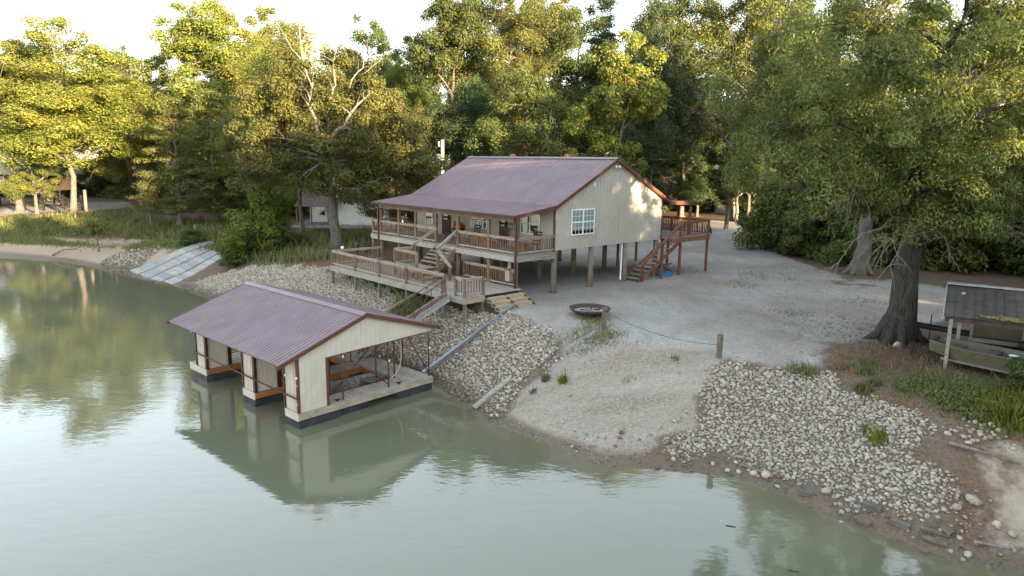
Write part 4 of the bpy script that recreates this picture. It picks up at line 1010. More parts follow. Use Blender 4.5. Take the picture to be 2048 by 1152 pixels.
# ------------------------------------------------------------------ lean-to boat shed at the right edge
SY = R(-33)
sx, sy = 15.95, 24.16; sz = gz(sx, sy)
shed = thing('boat_shed', 'open post shed with a dark mossy metal roof and pale ridge over the stored boats', 'shed', (sx, sy, sz), SY)
EZ, RZ_, SPAN, SL = 1.98 - sz, 2.70 - sz, 2.85, 6.2
sp_ = .62
dvec = Vector((0, -SPAN - .1, EZ - RZ_ - .03)); L_ = dvec.length
me = MB().box(.004, sp_ - .004, 0, L_, -.02, 0).box(.0, .03, .0, L_, .001, .03).box(.30, .32, 0, L_, .0005, .018).mesh('roof_panel', M['shed_roof'])
nz = Vector((1, 0, 0)).cross(dvec.normalized()); ax = Vector((1, 0, 0))
if nz.z < 0: ax = -ax; nz = -nz
rt = Matrix((ax, dvec.normalized(), nz)).transposed().to_euler()
for k in range(10): put('roof_panel', me, shed, (-.25 + sp_ * (k + (1 if ax.x < 0 else 0)), SPAN, RZ_ + .03), rt)
MB().prism([(SPAN, RZ_), (SPAN * 2 + .1, EZ - .02), (SPAN * 2 + .1, EZ - .05), (SPAN, RZ_ - .03)], 'x', -.25, SL - .3).build('rear_roof', 'shed_roof', shed)
rr_ = random.Random(5); vs, fs = [], []
mb = MB()
for k in range(14):
    a = -.27 + .45 * k; mb.box(a, a + .45, SPAN - .16 - rr_.uniform(0, .04), SPAN + .16, RZ_ + .03 + rr_.uniform(0, .012), RZ_ + .075 + rr_.uniform(0, .02))
mb.build('ridge_cap', 'lichen', shed)
MB().box(-.30, -.255, -.12, .0, EZ - .14, EZ + .02).prism([(-.1, EZ - .12), (SPAN, RZ_ - .1), (SPAN, RZ_ + .06), (-.1, EZ + .04)], 'x', -.29, -.255).build('fascia', 'lichen', shed)
MB().box(-.2, SL - .4, -.02, .04, EZ - .22, EZ - .05).build('eave_beam', 'wood_dark', shed)
for x, y in ((0, 0), (.3, 2.0), (3.2, 0), (3.2, 2.6), (0.1, 5.6), (5.8, 0)): post(shed, x, y, -.3, (EZ if y < 1 else RZ_ if y < 4 else EZ) - .12, .12, 'wood_grey')
MB().box(0, .06, 0, 5.6, EZ - .25, EZ - .12).build('tie_beam', 'wood_grey', shed)
rr_ = random.Random(8)
for cx, n_ in ((1.15, 26), (1.75, 60)):
    mb = MB()
    for k in range(n_):
        u, v = rr_.gauss(cx, .16), abs(rr_.gauss(.12, .1)); zz = EZ + .0 + (RZ_ - EZ) * v / SPAN; s = rr_.uniform(.02, .06)
        mb.lathe([(s * 1.4, -.01), (s * 1.2, s * .4), (0, s * .7)], 6, (u, v - .05, zz + .05))
    kind(mb.build('moss_cushion', 'moss', shed, True), 'stuff')
jon_boat('jon_boat', 'long olive-tan flat boat stored on stands beneath the dark shed roof', 4.9, 1.5, .48, 'boat_olive', 'boat_in', (19.05, 21.25, gz(18.5, 22) + .38), R(128), (1.6, 3.0))
t = thing('white_bucket', 'white bucket standing inside the olive boat in the shed', 'bucket', (17.55, 23.0, gz(17.6, 23) + .5), 0); MB().lathe([(0, 0), (.13, 0), (.15, .33), (.16, .33), (.16, .36), (0, .37)], 12).build('body', 'white', t, True); MB().tube([(-.15, 0, .3), (0, -.16, .22), (.15, 0, .3)], .008, 5).build('handle', 'grey_metal', t)
t = thing('boat_trailer', 'dark steel boat trailer carrying the olive boat in the shed', 'trailer', (19.0, 21.3, gz(18.5, 22)), R(128))
for s in (-.45, .45): MB().beam((-.2, s, .30), (4.4, s * .8, .30), .07, .09).build('frame_rail', 'grey_metal', t)
MB().beam((4.3, 0, .3), (5.9, 0, .34), .08, .08).build('tongue', 'black', t); MB().tube([(5.55, 0, -.02), (5.55, 0, .62)], .04, 8).tube([(5.55, -.1, .6), (5.55, .12, .6)], .02, 6).build('jack', 'black', t)
for s in (-.75, .75):
    w_ = MB().tube([(1.3, s - .08, .26), (1.3, s + .08, .26)], .27, 16).build('wheel', 'black', t, True); MB().tube([(1.3, s - .09, .26), (1.3, s + .09, .26)], .13, 10).build('rim', 'grey_metal', w_, True)
t = thing('utility_trailer', 'low utility trailer with tan plywood sides parked behind the olive boat', 'trailer', (20.4, 27.2, gz(20, 27.4)), R(-33))
MB().box(-1.3, 2.4, -.75, .75, .42, .48).build('bed', 'wood_dark', t)
for x0, x1 in ((-1.3, .35), (.5, 2.4)): MB().box(x0, x1, -.78, -.74, .5, .98).build('side_panel', 'boat_olive', t); MB().box(x0, x1, .74, .78, .5, .98).build('side_panel', 'boat_olive', t)
for x in (-1.3, .42, 2.38): MB().box(x - .05, x + .05, -.83, -.785, .3, 1.02).build('stake_post', 'wood_grey', t)
MB().box(-1.4, 2.5, -.9, -.84, .28, .42).build('frame_rail', 'wood_grey', t)
for s in (-.35, .35): MB().beam((-1.3, s, .40), (-3.4, s * .9, .52), .10, .12).build('tongue_beam', 'black', t)
MB().tube([(-2.75, -.4, -.1), (-2.75, -.4, 1.1)], .022, 6).build('jack_pole', 'black', t)
for s in (-.9, .9):
    w_ = MB().tube([(.6, s - .09, .3), (.6, s + .09, .3)], .31, 16).build('wheel', 'black', t, True); MB().tube([(.6, s - .1, .3), (.6, s + .1, .3)], .14, 10).build('rim', 'rust', w_, True)
x, y = 15.4, 27.0
tag(put('ground_stone', STONE_MESH[3], None, (15.75, 27.0, gz(15.75, 27) + .1), (0, 0, .4), None, (.62, .45, .5)), 'flat stone at the foot of the big dark oak trunk', 'stone')

# ------------------------------------------------------------------ neighbouring buildings and the power pole
cab = thing('white_cabin', 'white metal-sided cabin with a covered porch, behind the big oak', 'cabin', (-20.6, 67.0, .1), R(2))
for k in range(14): 
    x0 = 3.0 + k * .46
    MB().box(x0, x0 + .452, 0, .03, .75, 3.0).box(x0 + .2, x0 + .25, -.025, 0, .76, 2.98).build('wall_panel', 'siding_white', cab)
MB().box(0, 9.44, 2.8, 5.5, .75, 3.0).build('back_wall', 'siding_white', cab); MB().box(0, 3.0, 2.6, 2.8, .75, 2.9).build('porch_wall', 'siding_white', cab)
MB().box(9.40, 9.44, .04, 2.79, .75, 3.0).build('end_wall', 'siding_white', cab)
MB().box(-.9, 9.6, -1.9, 5.4, .55, .73).build('deck', 'wood_grey', cab)
for x in (-.8, 1.2, 3.2, 5.2, 7.2, 9.3):
    for y in (-1.8, 1.2, 5.0): MB().box(x - .08, x + .08, y - .08, y + .08, -.4, .55).build('pier', 'wood_dark', cab)
me = MB().box(0, .456, 0, 3.6, -.02, 0).box(.2, .25, 0, 3.6, .001, .025).mesh('roof_panel', M['roof_brown'])
for k in range(9): put('roof_panel', me, cab, (-.6 + .46 * k, -.9, 2.55), (R(20), 0, 0))
MB().prism([(-.2, 2.98), (2.7, 4.3), (5.8, 2.98)], 'x', 3.2, 9.6).build('roof', 'roof_brown', cab)
MB().prism([(-.1, 3.0), (2.7, 4.2), (5.7, 3.0)], 'x', 3.1, 3.19).build('gable', 'siding_pale', cab)
for x in (-.4, 1.0, 2.6): MB().box(x - .06, x + .06, -.8, -.68, .73, 2.6).build('porch_post', 'wood_brown', cab)
window(cab, 'window', .5, 2.59, 1.4, 1.1, 1.1, 0, False, 1, False); window(cab, 'window', 6.3, -.03, 1.5, 1.2, 1.0, 0, False, 2, False)
MB().box(1.9, 2.7, 2.55, 2.59, .75, 2.65).build('door', 'wood_dark', cab)
for s in (0, .9): MB().beam((9.7, -1.6 + s, .65), (11.4, -1.6 + s, -.1), .06, .22).build('stringer', 'wood_grey', cab)
for k in range(4): MB().box(9.8 + .4 * k, 10.1 + .4 * k, -1.65, -.65, .45 - .17 * k, .49 - .17 * k).build('tread', 'wood_grey', cab)
MB().beam((9.7, -1.62, 1.6), (11.4, -1.62, .8), .06, .08).beam((9.7, -1.62, .6), (9.7, -1.62, 1.65), .07, .07).beam((11.35, -1.62, -.1), (11.35, -1.62, .85), .07, .07).build('handrail', 'wood_grey', cab)

lh = thing('brown_stilt_house', 'brown house on dark stilts with a grey roof, at the far left under the trees', 'house', (-70.5, 96.0, 0), R(8))
MB().box(-6, 5.2, 0, 8, 2.1, 4.6).build('wall', 'brown_wall', lh)
MB().prism([(-1.2, 4.35), (4, 7.3), (9.2, 4.35), (9.2, 4.5), (4, 7.5), (-1.2, 4.5)], 'x', -6.6, 3.2).build('roof', 'roof_grey', lh)
MB().prism([(3.3, 7.0), (6.0, 4.3), (6.0, 4.45), (3.3, 7.15)], 'y', -1.0, 9).build('roof', 'roof_grey', lh)
MB().box(-6, 5.4, -2.2, 0, 1.9, 2.1).build('porch_floor', 'wood_brown', lh)
for x in (-5.6, -3, -.5, 2, 5.1): 
    for y in (-2.0, 3, 7.6): MB().box(x - .1, x + .1, y - .1, y + .1, -.4, 2.1 if y > 0 else 4.4).build('stilt', 'black', lh)
window(lh, 'window', -1.6, -.03, 2.9, 1.2, 1.2, 0, False, 2, False); window(lh, 'window', 2.4, -.03, 2.9, 1.2, 1.2, 0, False, 2, False)
MB().box(.8, 1.7, -.03, 0, 2.1, 4.1).build('door', 'wood_dark', lh)
railing(lh, (-6, -2.1), (5.2, -2.1), 2.1, .95, .35, 'wood_brown', 'wood_brown', name='porch_railing')
for s in (0, 1): MB().beam((5.4, -2.1 + s, 2.05), (8.6, -2.1 + s, .1), .08, .25).build('stringer', 'black', lh)
for k in range(8): MB().box(5.6 + .36 * k, 5.9 + .36 * k, -2.1, -1.1, 1.85 - .22 * k, 1.89 - .22 * k).build('tread', 'wood_dark', lh)
MB().beam((5.4, -2.1, 3.0), (8.6, -2.1, 1.05), .08, .08).beam((8.55, -2.1, 0), (8.55, -2.1, 1.1), .1, .1).build('handrail', 'black', lh)
t = thing('propane_tank', 'large black cylindrical tank under the brown stilt house', 'tank', (-71.6, 92.6, .0), R(8))
MB().tube([(-1.5, 0, 1.15), (-1.4, 0, 1.15), (-1.1, 0, 1.15), (1.1, 0, 1.15), (1.4, 0, 1.15), (1.5, 0, 1.15)], [.2, .6, .8, .8, .6, .2], 16).build('shell', 'black', t, True)
for s in (-.8, .8): MB().box(s - .1, s + .1, -.5, .5, -.2, .45).build('cradle', 'wood_dark', t)
for k, (x, y) in enumerate(((-62.8, 91.5), (-60.4, 92.0), (-58.2, 92.3), (-64.6, 90.4))):
    tag(MB().box(-.1, .1, -.1, .1, -.3, 2.1).build('mooring_post', 'black', None, loc=(x, y, gz(x, y))), 'thin black post standing on the dirt yard beside the brown stilt house', 'post', 'black posts beside the brown house')
fh = thing('distant_house', 'distant house with a purple-grey roof glimpsed through the dark trees', 'house', (26.6, 107, .0), R(10))
MB().box(-4.5, 4.5, 0, 7, .4, 4.6).build('wall', 'brown_wall', fh); MB().prism([(-.7, 4.4), (3.5, 7.6), (7.7, 4.4)], 'x', -5, 5).build('roof', 'roof', fh)
window(fh, 'window', -2.5, -.03, 1.8, 1.4, 1.3, 0, False, 2, False); window(fh, 'window', 1.4, -.03, 1.8, 1.4, 1.3, 0, False, 2, False); MB().box(-.4, .6, -.03, 0, .4, 2.5).build('door', 'wood_dark', fh)

px_, py_ = -6.4, 62.0
t = thing('power_pole', 'pale wooden power pole with a grey transformer behind the left end of the roof', 'utility pole', (px_, py_, gz(px_, py_)), 0)
MB().tube([(0, 0, -.5), (0, 0, 9.0)], [.20, .15], 10).build('pole', 'pole_wood', t, True)
MB().tube([(-.32, -.1, 6.9), (-.32, -.1, 7.75)], .2, 12).build('transformer', 'grey_metal', t, True); MB().box(-.3, 0, -.06, 0, 7.0, 7.1).build('bracket', 'grey_metal', t)
MB().tube([(-.32, 0, 8.45), (-.32, 0, 8.85)], .06, 8).build('insulator', 'white', t); MB().box(-.36, .02, -.03, .03, 8.4, 8.47).build('arm', 'grey_metal', t)
def wire(label, a, b_, sag):
    a, b_ = Vector(a), Vector(b_); pts = [a.lerp(b_, i / 16) - Vector((0, 0, sag * 4 * (i / 16) * (1 - i / 16))) for i in range(17)]
    tag(MB().tube(pts, .016, 4).build('power_wire', 'black', None, True), label, 'wire')
wire('upper power wire running from the pole over the house roof to the right', (px_, py_, 8.95), (34, 72, 8.2), .9)
wire('lower power wire running from the pole towards the house roof', (px_, py_, 7.5), (*hw(9.5, 6.0), 6.1), .5)

# ------------------------------------------------------------------ pale mats on the left bank
A0, A1 = np.array([-26.9, 52.4]), np.array([-24.0, 60.4]); 
lo0, lo1 = np.array([-33.0, 57.9]), np.array([-26.8, 52.6]); hi0, hi1 = np.array([-28.2, 62.6]), np.array([-22.9, 57.2])
rr_ = random.Random(2)
NS, NR = 4, 11
for s_ in range(NS):
    t = thing('concrete_mat', ['first', 'second', 'third', 'fourth'][s_] + ' strip of pale bank mat counted from the left on the left shore', 'mat', (0, 0, 0), 0, 'mat strips on the left bank')
    for r_ in range(NR):
        def Q(u, v):
            a = lo0 + (lo1 - lo0) * u; b_ = hi0 + (hi1 - hi0) * u; p = a + (b_ - a) * v; return p
        u0, u1, v0, v1 = s_ / NS + .022, (s_ + 1) / NS - .022, r_ / NR + .003, (r_ + 1) / NR - .003
        nn = 3; top, bot = [], []
        for j in range(nn + 1):
            for i in range(nn + 1):
                p = Q(u0 + (u1 - u0) * i / nn, v0 + (v1 - v0) * j / nn); z = gz(*p); top.append((p[0], p[1], z + .13)); bot.append((p[0], p[1], z - .1))
        mb = MB(); k_ = nn + 1; fs = []
        for j in range(nn):
            for i in range(nn): fs.append((j * k_ + i, j * k_ + i + 1, (j + 1) * k_ + i + 1, (j + 1) * k_ + i))
        ring = [i for i in range(k_)] + [j * k_ + nn for j in range(1, k_)] + [nn * k_ + i for i in range(nn - 1, -1, -1)] + [j * k_ for j in range(nn - 1, 0, -1)]
        o_ = k_ * k_
        for a, b_ in zip(ring, ring[1:] + ring[:1]): fs.append((b_, a, a + o_, b_ + o_))
        mb.add(top + bot, fs); mb.build('slab', 'mat_blue' if rr_.random() < (.62 if r_ % 4 < 2 else .2) else 'mat_slab', t)

# ------------------------------------------------------------------ litter at the water's edge: blocks, boards, driftwood, leaves
for (x, y, rz, s, tilt), lb in zip(((11.75, 16.75, .6, (.5, .4, .16), .5), (10.35, 18.0, -.7, (.62, .3, .2), .15), (10.0, 17.75, -.9, (.55, .28, .1), .1), (10.75, 17.25, -.8, (.6, .26, .14), .1), (9.0, 19.2, -.2, (.45, .26, .14), .1), (11.3, 16.6, -.6, (.75, .22, .08), .12), (11.45, 16.75, -.5, (.8, .16, .07), .1)),
        ('tilted square grey slab at the right water edge', 'long grey concrete block at the foot of the stone bank, with a pale end', 'flat slab half in the water left of the long grey block', 'mossy hollow block at the waterline', 'small dark block lying at the foot of the stones, leftmost along the water',
         'wide plank lying in the shallow water under the tilted slab', 'narrow plank lying at the waterline beside the wide plank')):
    t = tag(MB().box(-s[0] * .4, s[0] * .4, -s[1] * .4, s[1] * .4, -s[2] * .45, s[2] * .45).build('plank' if 'plank' in lb else 'concrete_block', 'wet_block', None, loc=(x, y, max(gz(x, y), ZW - .06) + .05), rot=(tilt, tilt * .4, rz)), lb, 'plank' if 'plank' in lb else 'block')
def stick(label, pts, r): tag(MB().tube([(x, y, gz(x, y) + h) for x, y, h in pts], [r * (1 - .6 * i / (len(pts) - 1)) for i in range(len(pts))], 6).build('driftwood', 'dead_wood', None, True), label, 'driftwood')
stick('long driftwood branch lying across the right waterline', [(12.2, 16.3, .08), (12.8, 16.05, .12), (13.6, 15.9, .1)], .05)
stick('thin stick on the mud at the left end of the stone bank', [(7.6, 21.0, .05), (8.1, 20.5, .08), (8.7, 20.0, .05)], .04)
stick('dark fallen branch on the clay below the right weeds', [(12.9, 18.9, .12), (13.6, 18.4, .2), (14.4, 18.0, .1)], .06)
stick('pale driftwood root on the left sand shore', [(-44.5, 65.3, .1), (-43.6, 65.8, .4), (-42.8, 66.3, .2)], .12)
rr_ = random.Random(3)
for k in range(26):
    x, y = (rr_.gauss(4.0, .9), rr_.gauss(22.6, .25)) if k < 18 else (rr_.uniform(10, 13), rr_.uniform(16.2, 17.8)); s = rr_.uniform(.05, .13)
    tag(MB().add([(-s, 0, 0), (0, -s * .6, .02), (s, 0, 0), (0, s * .6, .03)], [(0, 1, 2), (0, 2, 3)]).build('dead_leaf', 'dead_leaf', None, loc=(x, y, max(gz(x, y), ZW) + .05), rot=(.2, .1, rr_.uniform(0, 6))), 'curled brown dead leaf lying on the beach or the mud', 'leaf', 'dead leaves on the shore')
for (x, y, h, w_), lb in zip(((-30.7, 65.7, 1.1, .14), (-38.9, 73.2, 1.4, .16), (-52.5, 84.0, 3.2, .2)), ('pale cut post in the grass below the cypress trees', 'grey cut post in the weeds left of the cypress trees', 'tall grey stump post between the two leaning trunks')):
    tag(MB().tube([(x, y, gz(x, y) - .2), (x + .05, y, gz(x, y) + h)], [w_, w_ * .9], 8).build('cut_post', 'bark_pale', None, True), lb, 'post')
tag(MB().tube([(-50.2, 64.6, ZW - .2), (-50.1, 64.5, ZW + .25)], .13, 7).build('water_stump', 'black', None, True), 'small dark stump sticking out of the far left water', 'stump')
for (x, y), lb in (((6.2, 17.5), 'small floating stick in the open water below the beach, nearest the beach'), ((7.1, 15.4), 'small floating stick in the water left of the planks')):
    tag(MB().tube([(-.13, 0, 0), (.13, .04, 0)], .014, 5).build('floating_stick', 'black', None, loc=(x, y, ZW + .01), rot=(0, 0, -.4)), lb, 'stick')

# ------------------------------------------------------------------ trees
def unit(v): return v / np.maximum(np.linalg.norm(v, axis=-1, keepdims=True), 1e-9)
def crown_mesh(name, seed, env, ncl, per, ll, lw, clr, flat=.75, droop=0.0, upb=.5, mat='leaf_green', autumn=.12, shell=.62):
    """leaf clumps spread through a set of ellipsoids; every leaf is its own small blade"""
    r = np.random.RandomState(seed); env = np.array(env, float); wts = env[:, 6] / env[:, 6].sum()
    e = env[r.choice(len(env), ncl, p=wts)]
    d = unit(r.normal(size=(ncl, 3))); rad = shell + (1 - shell) * r.rand(ncl) ** .7; inner = r.rand(ncl) < .22; rad[inner] *= r.rand(inner.sum()) ** .5
    C = e[:, :3] + d * rad[:, None] * e[:, 3:6]
    cr = clr * r.lognormal(0, .28, ncl)
    n = ncl * per; ci = np.repeat(np.arange(ncl), per)
    u = unit(r.normal(size=(n, 3))); rr = r.rand(n) ** .45
    off = u * rr[:, None] * cr[ci][:, None] * np.array([1, 1, flat])
    P = C[ci] + off; P[:, 2] -= droop * (np.hypot(off[:, 0], off[:, 1])) ** 1.3
    nrm = unit(u * .85 + np.array([0, 0, upb * .9]) + r.normal(size=(n, 3)) * .42)
    t = unit(r.normal(size=(n, 3)) + d[ci] * .5 - np.array([0, 0, droop * 1.5])); t = unit(t - nrm * (t * nrm).sum(1, keepdims=True)); b_ = np.cross(nrm, t)
    L = ll * r.uniform(.6, 1.4, n)[:, None]; Wd = lw * r.uniform(.7, 1.3, n)[:, None]
    V = np.stack([P - t * L * .5, P + b_ * Wd * .5 - t * L * .05, P + t * L * .5, P - b_ * Wd * .5 - t * L * .05], 1).reshape(-1, 3)
    F = np.arange(4 * n).reshape(n, 4)
    ct = np.clip(r.normal(.45, .2, ncl), 0, 1); au = (r.rand(ncl) < autumn) * r.rand(ncl)
    tint = np.stack([np.clip(ct[ci] + r.normal(0, .12, n), 0, 1), np.clip(au[ci] + (r.rand(n) < autumn * .5) * r.rand(n), 0, 1), r.rand(n)], 1)
    return np_mesh(name, V, F, M[mat], np.repeat(tint, 4, 0)), C, cr

def wood_mesh(name, seed, h, r0, C, nlimb, mat, lean=(0, 0), top=.8, flare=1.6, first=.2, extra=40, twig=.012, bow=.12):
    r = np.random.RandomState(seed); mb = MB(); npt = 9
    path = [Vector((lean[0] * (i / 8) ** 1.2 + r.normal(0, .012 * h * (i > 0) * .5), lean[1] * (i / 8) ** 1.2 + r.normal(0, .012 * h * (i > 0) * .5), h * top * i / 8 - .4 * (i == 0))) for i in range(npt)]
    rads = [r0 * (1 - .82 * (i / 8) ** .9) for i in range(npt)]
    path.insert(1, path[0].lerp(path[1], .0) + Vector((0, 0, .4 + .03 * h))); rads[0] *= flare; rads.insert(1, r0 * 1.12)
    mb.tube(path, rads, 10)
    if flare > 1.3:                                          # buttress roots
        for k in range(6):
            a = k * 1.05 + r.rand(); q = Vector((math.cos(a), math.sin(a), 0)); mb.tube([path[0] + q * r0 * .6 + Vector((0, 0, .4 + r0 * 1.6)), path[0] + q * r0 * 1.25 + Vector((0, 0, .4 + r0 * .4)), path[0] + q * r0 * 2.2 + Vector((0, 0, .28))], [r0 * .42, r0 * .30, r0 * .12], 6)
    def on_trunk(z):
        for a, b_ in zip(path[:-1], path[1:]):
            if a.z <= z <= b_.z: return a.lerp(b_, (z - a.z) / max(1e-6, b_.z - a.z))
        return path[-1]
    nodes = []
    idx = r.permutation(len(C))
    for k in idx[:nlimb]:
        c = Vector(C[k]); hz = math.hypot(c.x, c.y); z0 = np.clip(c.z - .55 * hz - r.uniform(0, .08) * h, first * h, h * top * .95); s = on_trunk(z0); rb = r0 * (1 - .8 * z0 / (h * top)) * .62 + .02
        pts = []
        for i in range(7):
            f = i / 6; p = s.lerp(c, f) + Vector((r.normal(0, .25), r.normal(0, .25), bow * hz * math.sin(math.pi * f) * .7)) * (1 if 0 < i < 6 else 0); pts.append(p)
        mb.tube(pts, [rb * (1 - .8 * i / 6) for i in range(7)], 6, False); nodes += [(p, rb * (1 - .8 * i / 6)) for i, p in enumerate(pts) if i > 1]
    if nodes:
        NP = np.array([p[:] for p, _ in nodes])
        for k in idx[nlimb:nlimb + extra]:
            c = np.array(C[k]); j = int(np.argmin(((NP - c) ** 2).sum(1))); a = Vector(NP[j]); b_ = Vector(c); mid = a.lerp(b_, .5) + Vector((r.normal(0, .2), r.normal(0, .2), .15))
            rb = min(nodes[j][1], .08); mb.tube([a, mid, b_], [rb, rb * .6, twig], 5, False)
    me = mb.mesh(name, M[mat], True, fix=False); return me

def proto(kindname, seed, h, r0, env, ncl, per, ll, lw, clr, mat, bark, nlimb=12, **k):
    wk = {q: k.pop(q) for q in ('lean', 'top', 'flare', 'first', 'extra', 'twig', 'bow') if q in k}
    cm, C, _ = crown_mesh('crown', seed, env, ncl, per, ll, lw, clr, mat=mat, **k)
    return wood_mesh('trunk', seed + 1, h, r0, C, nlimb, bark, **wk), cm, h
def blob_env(seed, h, w, base, n, spread=.5):
    r = np.random.RandomState(seed); out = [(0, 0, h * (base + 1) / 2, w * .36, w * .36, h * (1 - base) / 2 * .86, 2.3), (w * .03, 0, h * .85, w * .25, w * .25, h * .11, .8)]
    for _ in range(n):
        a = r.uniform(0, 6.28); z = r.uniform(base + .08, .84); rr = w * .5 * spread * (1.15 - abs(z - .5)) * r.uniform(.6, 1)
        out.append((rr * math.cos(a), rr * math.sin(a), h * z, w * r.uniform(.2, .29), w * r.uniform(.2, .29), h * r.uniform(.10, .16), .8))
    return out
PT = {}
PT['tall_a'] = proto('tree', 21, 24, .34, blob_env(1, 24, 11, .22, 9, .75), 165, 430, .235, .12, 1.2, 'leaf_green', 'bark', 11, extra=140)
PT['tall_b'] = proto('tree', 22, 24, .32, blob_env(2, 24, 11, .30, 8, .8), 155, 430, .235, .12, 1.25, 'leaf_green', 'bark', 13, extra=130)
PT['tall_c'] = proto('tree', 23, 24, .25, blob_env(3, 24, 11.5, .16, 11, .8), 190, 380, .225, .115, 1.15, 'leaf_green', 'bark', 12, extra=160)
PT['tall_d'] = proto('tree', 28, 24, .3, blob_env(8, 24, 10, .26, 10, .85), 140, 470, .235, .095, 1.25, 'leaf_green', 'bark_pale', 12, droop=.12, extra=120)
PT['sparse'] = proto('tree', 24, 30, .34, blob_env(4, 30, 12, .25, 8, .85), 170, 200, .27, .15, 1.2, 'leaf_olive', 'bark', 16, extra=150)
cone = [(0, 0, 30 * (.28 + .68 * i / 8), 3.9 * (1 - .85 * i / 8) + .25, 3.9 * (1 - .85 * i / 8) + .25, 1.1, 1.2 - .6 * i / 8) for i in range(9)]
PT['pine'] = proto('tree', 25, 30, .28, cone, 230, 120, .34, .10, 1.0, 'leaf_dark', 'bark_dark', 20, flat=.5, droop=.15)
PT['mid_a'] = proto('tree', 26, 15, .26, blob_env(5, 15, 9, .10, 10, .8), 150, 330, .19, .10, .95, 'leaf_green', 'bark', 11)
PT['mid_b'] = proto('tree', 27, 15, .24, blob_env(6, 15, 9, .16, 9, .85), 130, 360, .19, .09, 1.0, 'leaf_green', 'bark_pale', 10, droop=.1)
cyp = [(0, 0, 13 * (.16 + .80 * i / 9), 4.6 * (1 - .80 * (i / 9) ** 1.2), 4.6 * (1 - .80 * (i / 9) ** 1.2), .65, 1.5 - 1.1 * i / 9) for i in range(10)]
PT['cypress'] = proto('tree', 31, 13, .30, cyp, 210, 150, .26, .085, .95, 'leaf_olive', 'bark_pale', 22, flat=.30, upb=1.0, first=.1, flare=1.9, bow=.02)
PT['bush'] = proto('bush', 33, 5, .09, blob_env(7, 5, 5.2, .0, 9, .9), 90, 170, .24, .14, .72, 'leaf_green', 'bark', 8, flare=1.0, first=.05)

def plant(name, key, x, y, h, w, rz, leaf, label, cat, group=None, bark=None, w0=None):
    wm_, cm, ph = PT[key]; w0 = w0 or {'tall_a': 11, 'tall_b': 11, 'tall_c': 11.5, 'tall_d': 10, 'sparse': 12, 'pine': 8, 'mid_a': 9, 'mid_b': 9, 'cypress': 9.2, 'bush': 5.2}[key]
    s = w / w0 * .92; t = thing(name, label, cat, (x, y, gz(x, y)), rz, group, (s, s, h / ph))
    put('stem' if key == 'bush' else 'trunk', wm_, t); o = put('crown' if key != 'bush' else 'foliage', cm, t)
    if leaf: o.material_slots[0].link = 'OBJECT'; o.material_slots[0].material = M['leaf_' + leaf]
    return t

trr = random.Random(17)
G1 = 'trees along the left shore and the wood behind it'
for k, a in enumerate((
    ('tall_c', -53.4, 83, 24, 19, 'gold', 'big yellow-green tree with a pale leaning trunk, at the far left above the dirt yard'),
    ('tall_a', -63.5, 88, 22.5, 14.5, 'gold', 'yellow-green tree cut by the left edge of the photo, in front of the brown house'),
    ('tall_d', -51, 94, 18.8, 11, 'gold', 'dull olive tree with a grey-brown trunk just right of the pale leaning one'),
    ('tall_b', -75.1, 110, 25.7, 12.1, 'green', 'dark green tree behind the roof of the brown stilt house'),
    ('tall_d', -56, 105, 23.7, 12.5, 'olive', 'loose olive tree standing behind the far end of the left road'),
    ('tall_b', -66.9, 120, 26.8, 11.4, 'green', 'tall green treetop showing behind the big yellow-green tree'),
    ('tall_a', -40.5, 94, 28.5, 18, 'gold', 'tall golden tree rising above the two cypress trees'),
    ('tall_d', -36, 104, 31, 14, 'gold', 'highest olive tree of the left wood, at the edge of the open sky'),
    ('tall_c', -53.4, 112, 28.0, 9.9, 'gold', 'narrow golden tree left of the tall golden one'),
    ('mid_a', -27.3, 79, 22, 14, 'gold', 'broad golden tree left of the big forked oak'),
    ('mid_b', -11.6, 68, 13.3, 7.5, 'olive', 'olive tree behind the right side of the big forked oak'),
    ('mid_b', -24.6, 68, 12.5, 8.5, 'olive', 'lower olive tree between the cypress trees and the white cabin'),
    ('mid_a', -32, 88, 18.0, 13.0, 'gold', 'rounded olive tree behind the two cypress trees'))):
    plant('tree', a[0], a[1], a[2], a[3], a[4], trr.uniform(0, 6.28), a[5], a[6], 'tree', G1)
plant('tree', 'mid_a', -60.3, 86.5, 11.5, 8.5, 1.7, 'olive', 'low olive tree half hiding the right end of the brown stilt house', 'tree', G1)
plant('cypress_tree', 'cypress', -35.2, 72.1, 13.2, 10.5, 1.0, 'olive', 'left one of two feathery cypress trees in the grass by the shore', 'tree', 'cypress trees by the left shore')
plant('cypress_tree', 'cypress', -33.2, 76.4, 14.2, 11.5, 2.6, 'olive', 'right one of two feathery cypress trees in the grass by the shore', 'tree', 'cypress trees by the left shore')
G2 = 'tall trees of the wood behind the house'
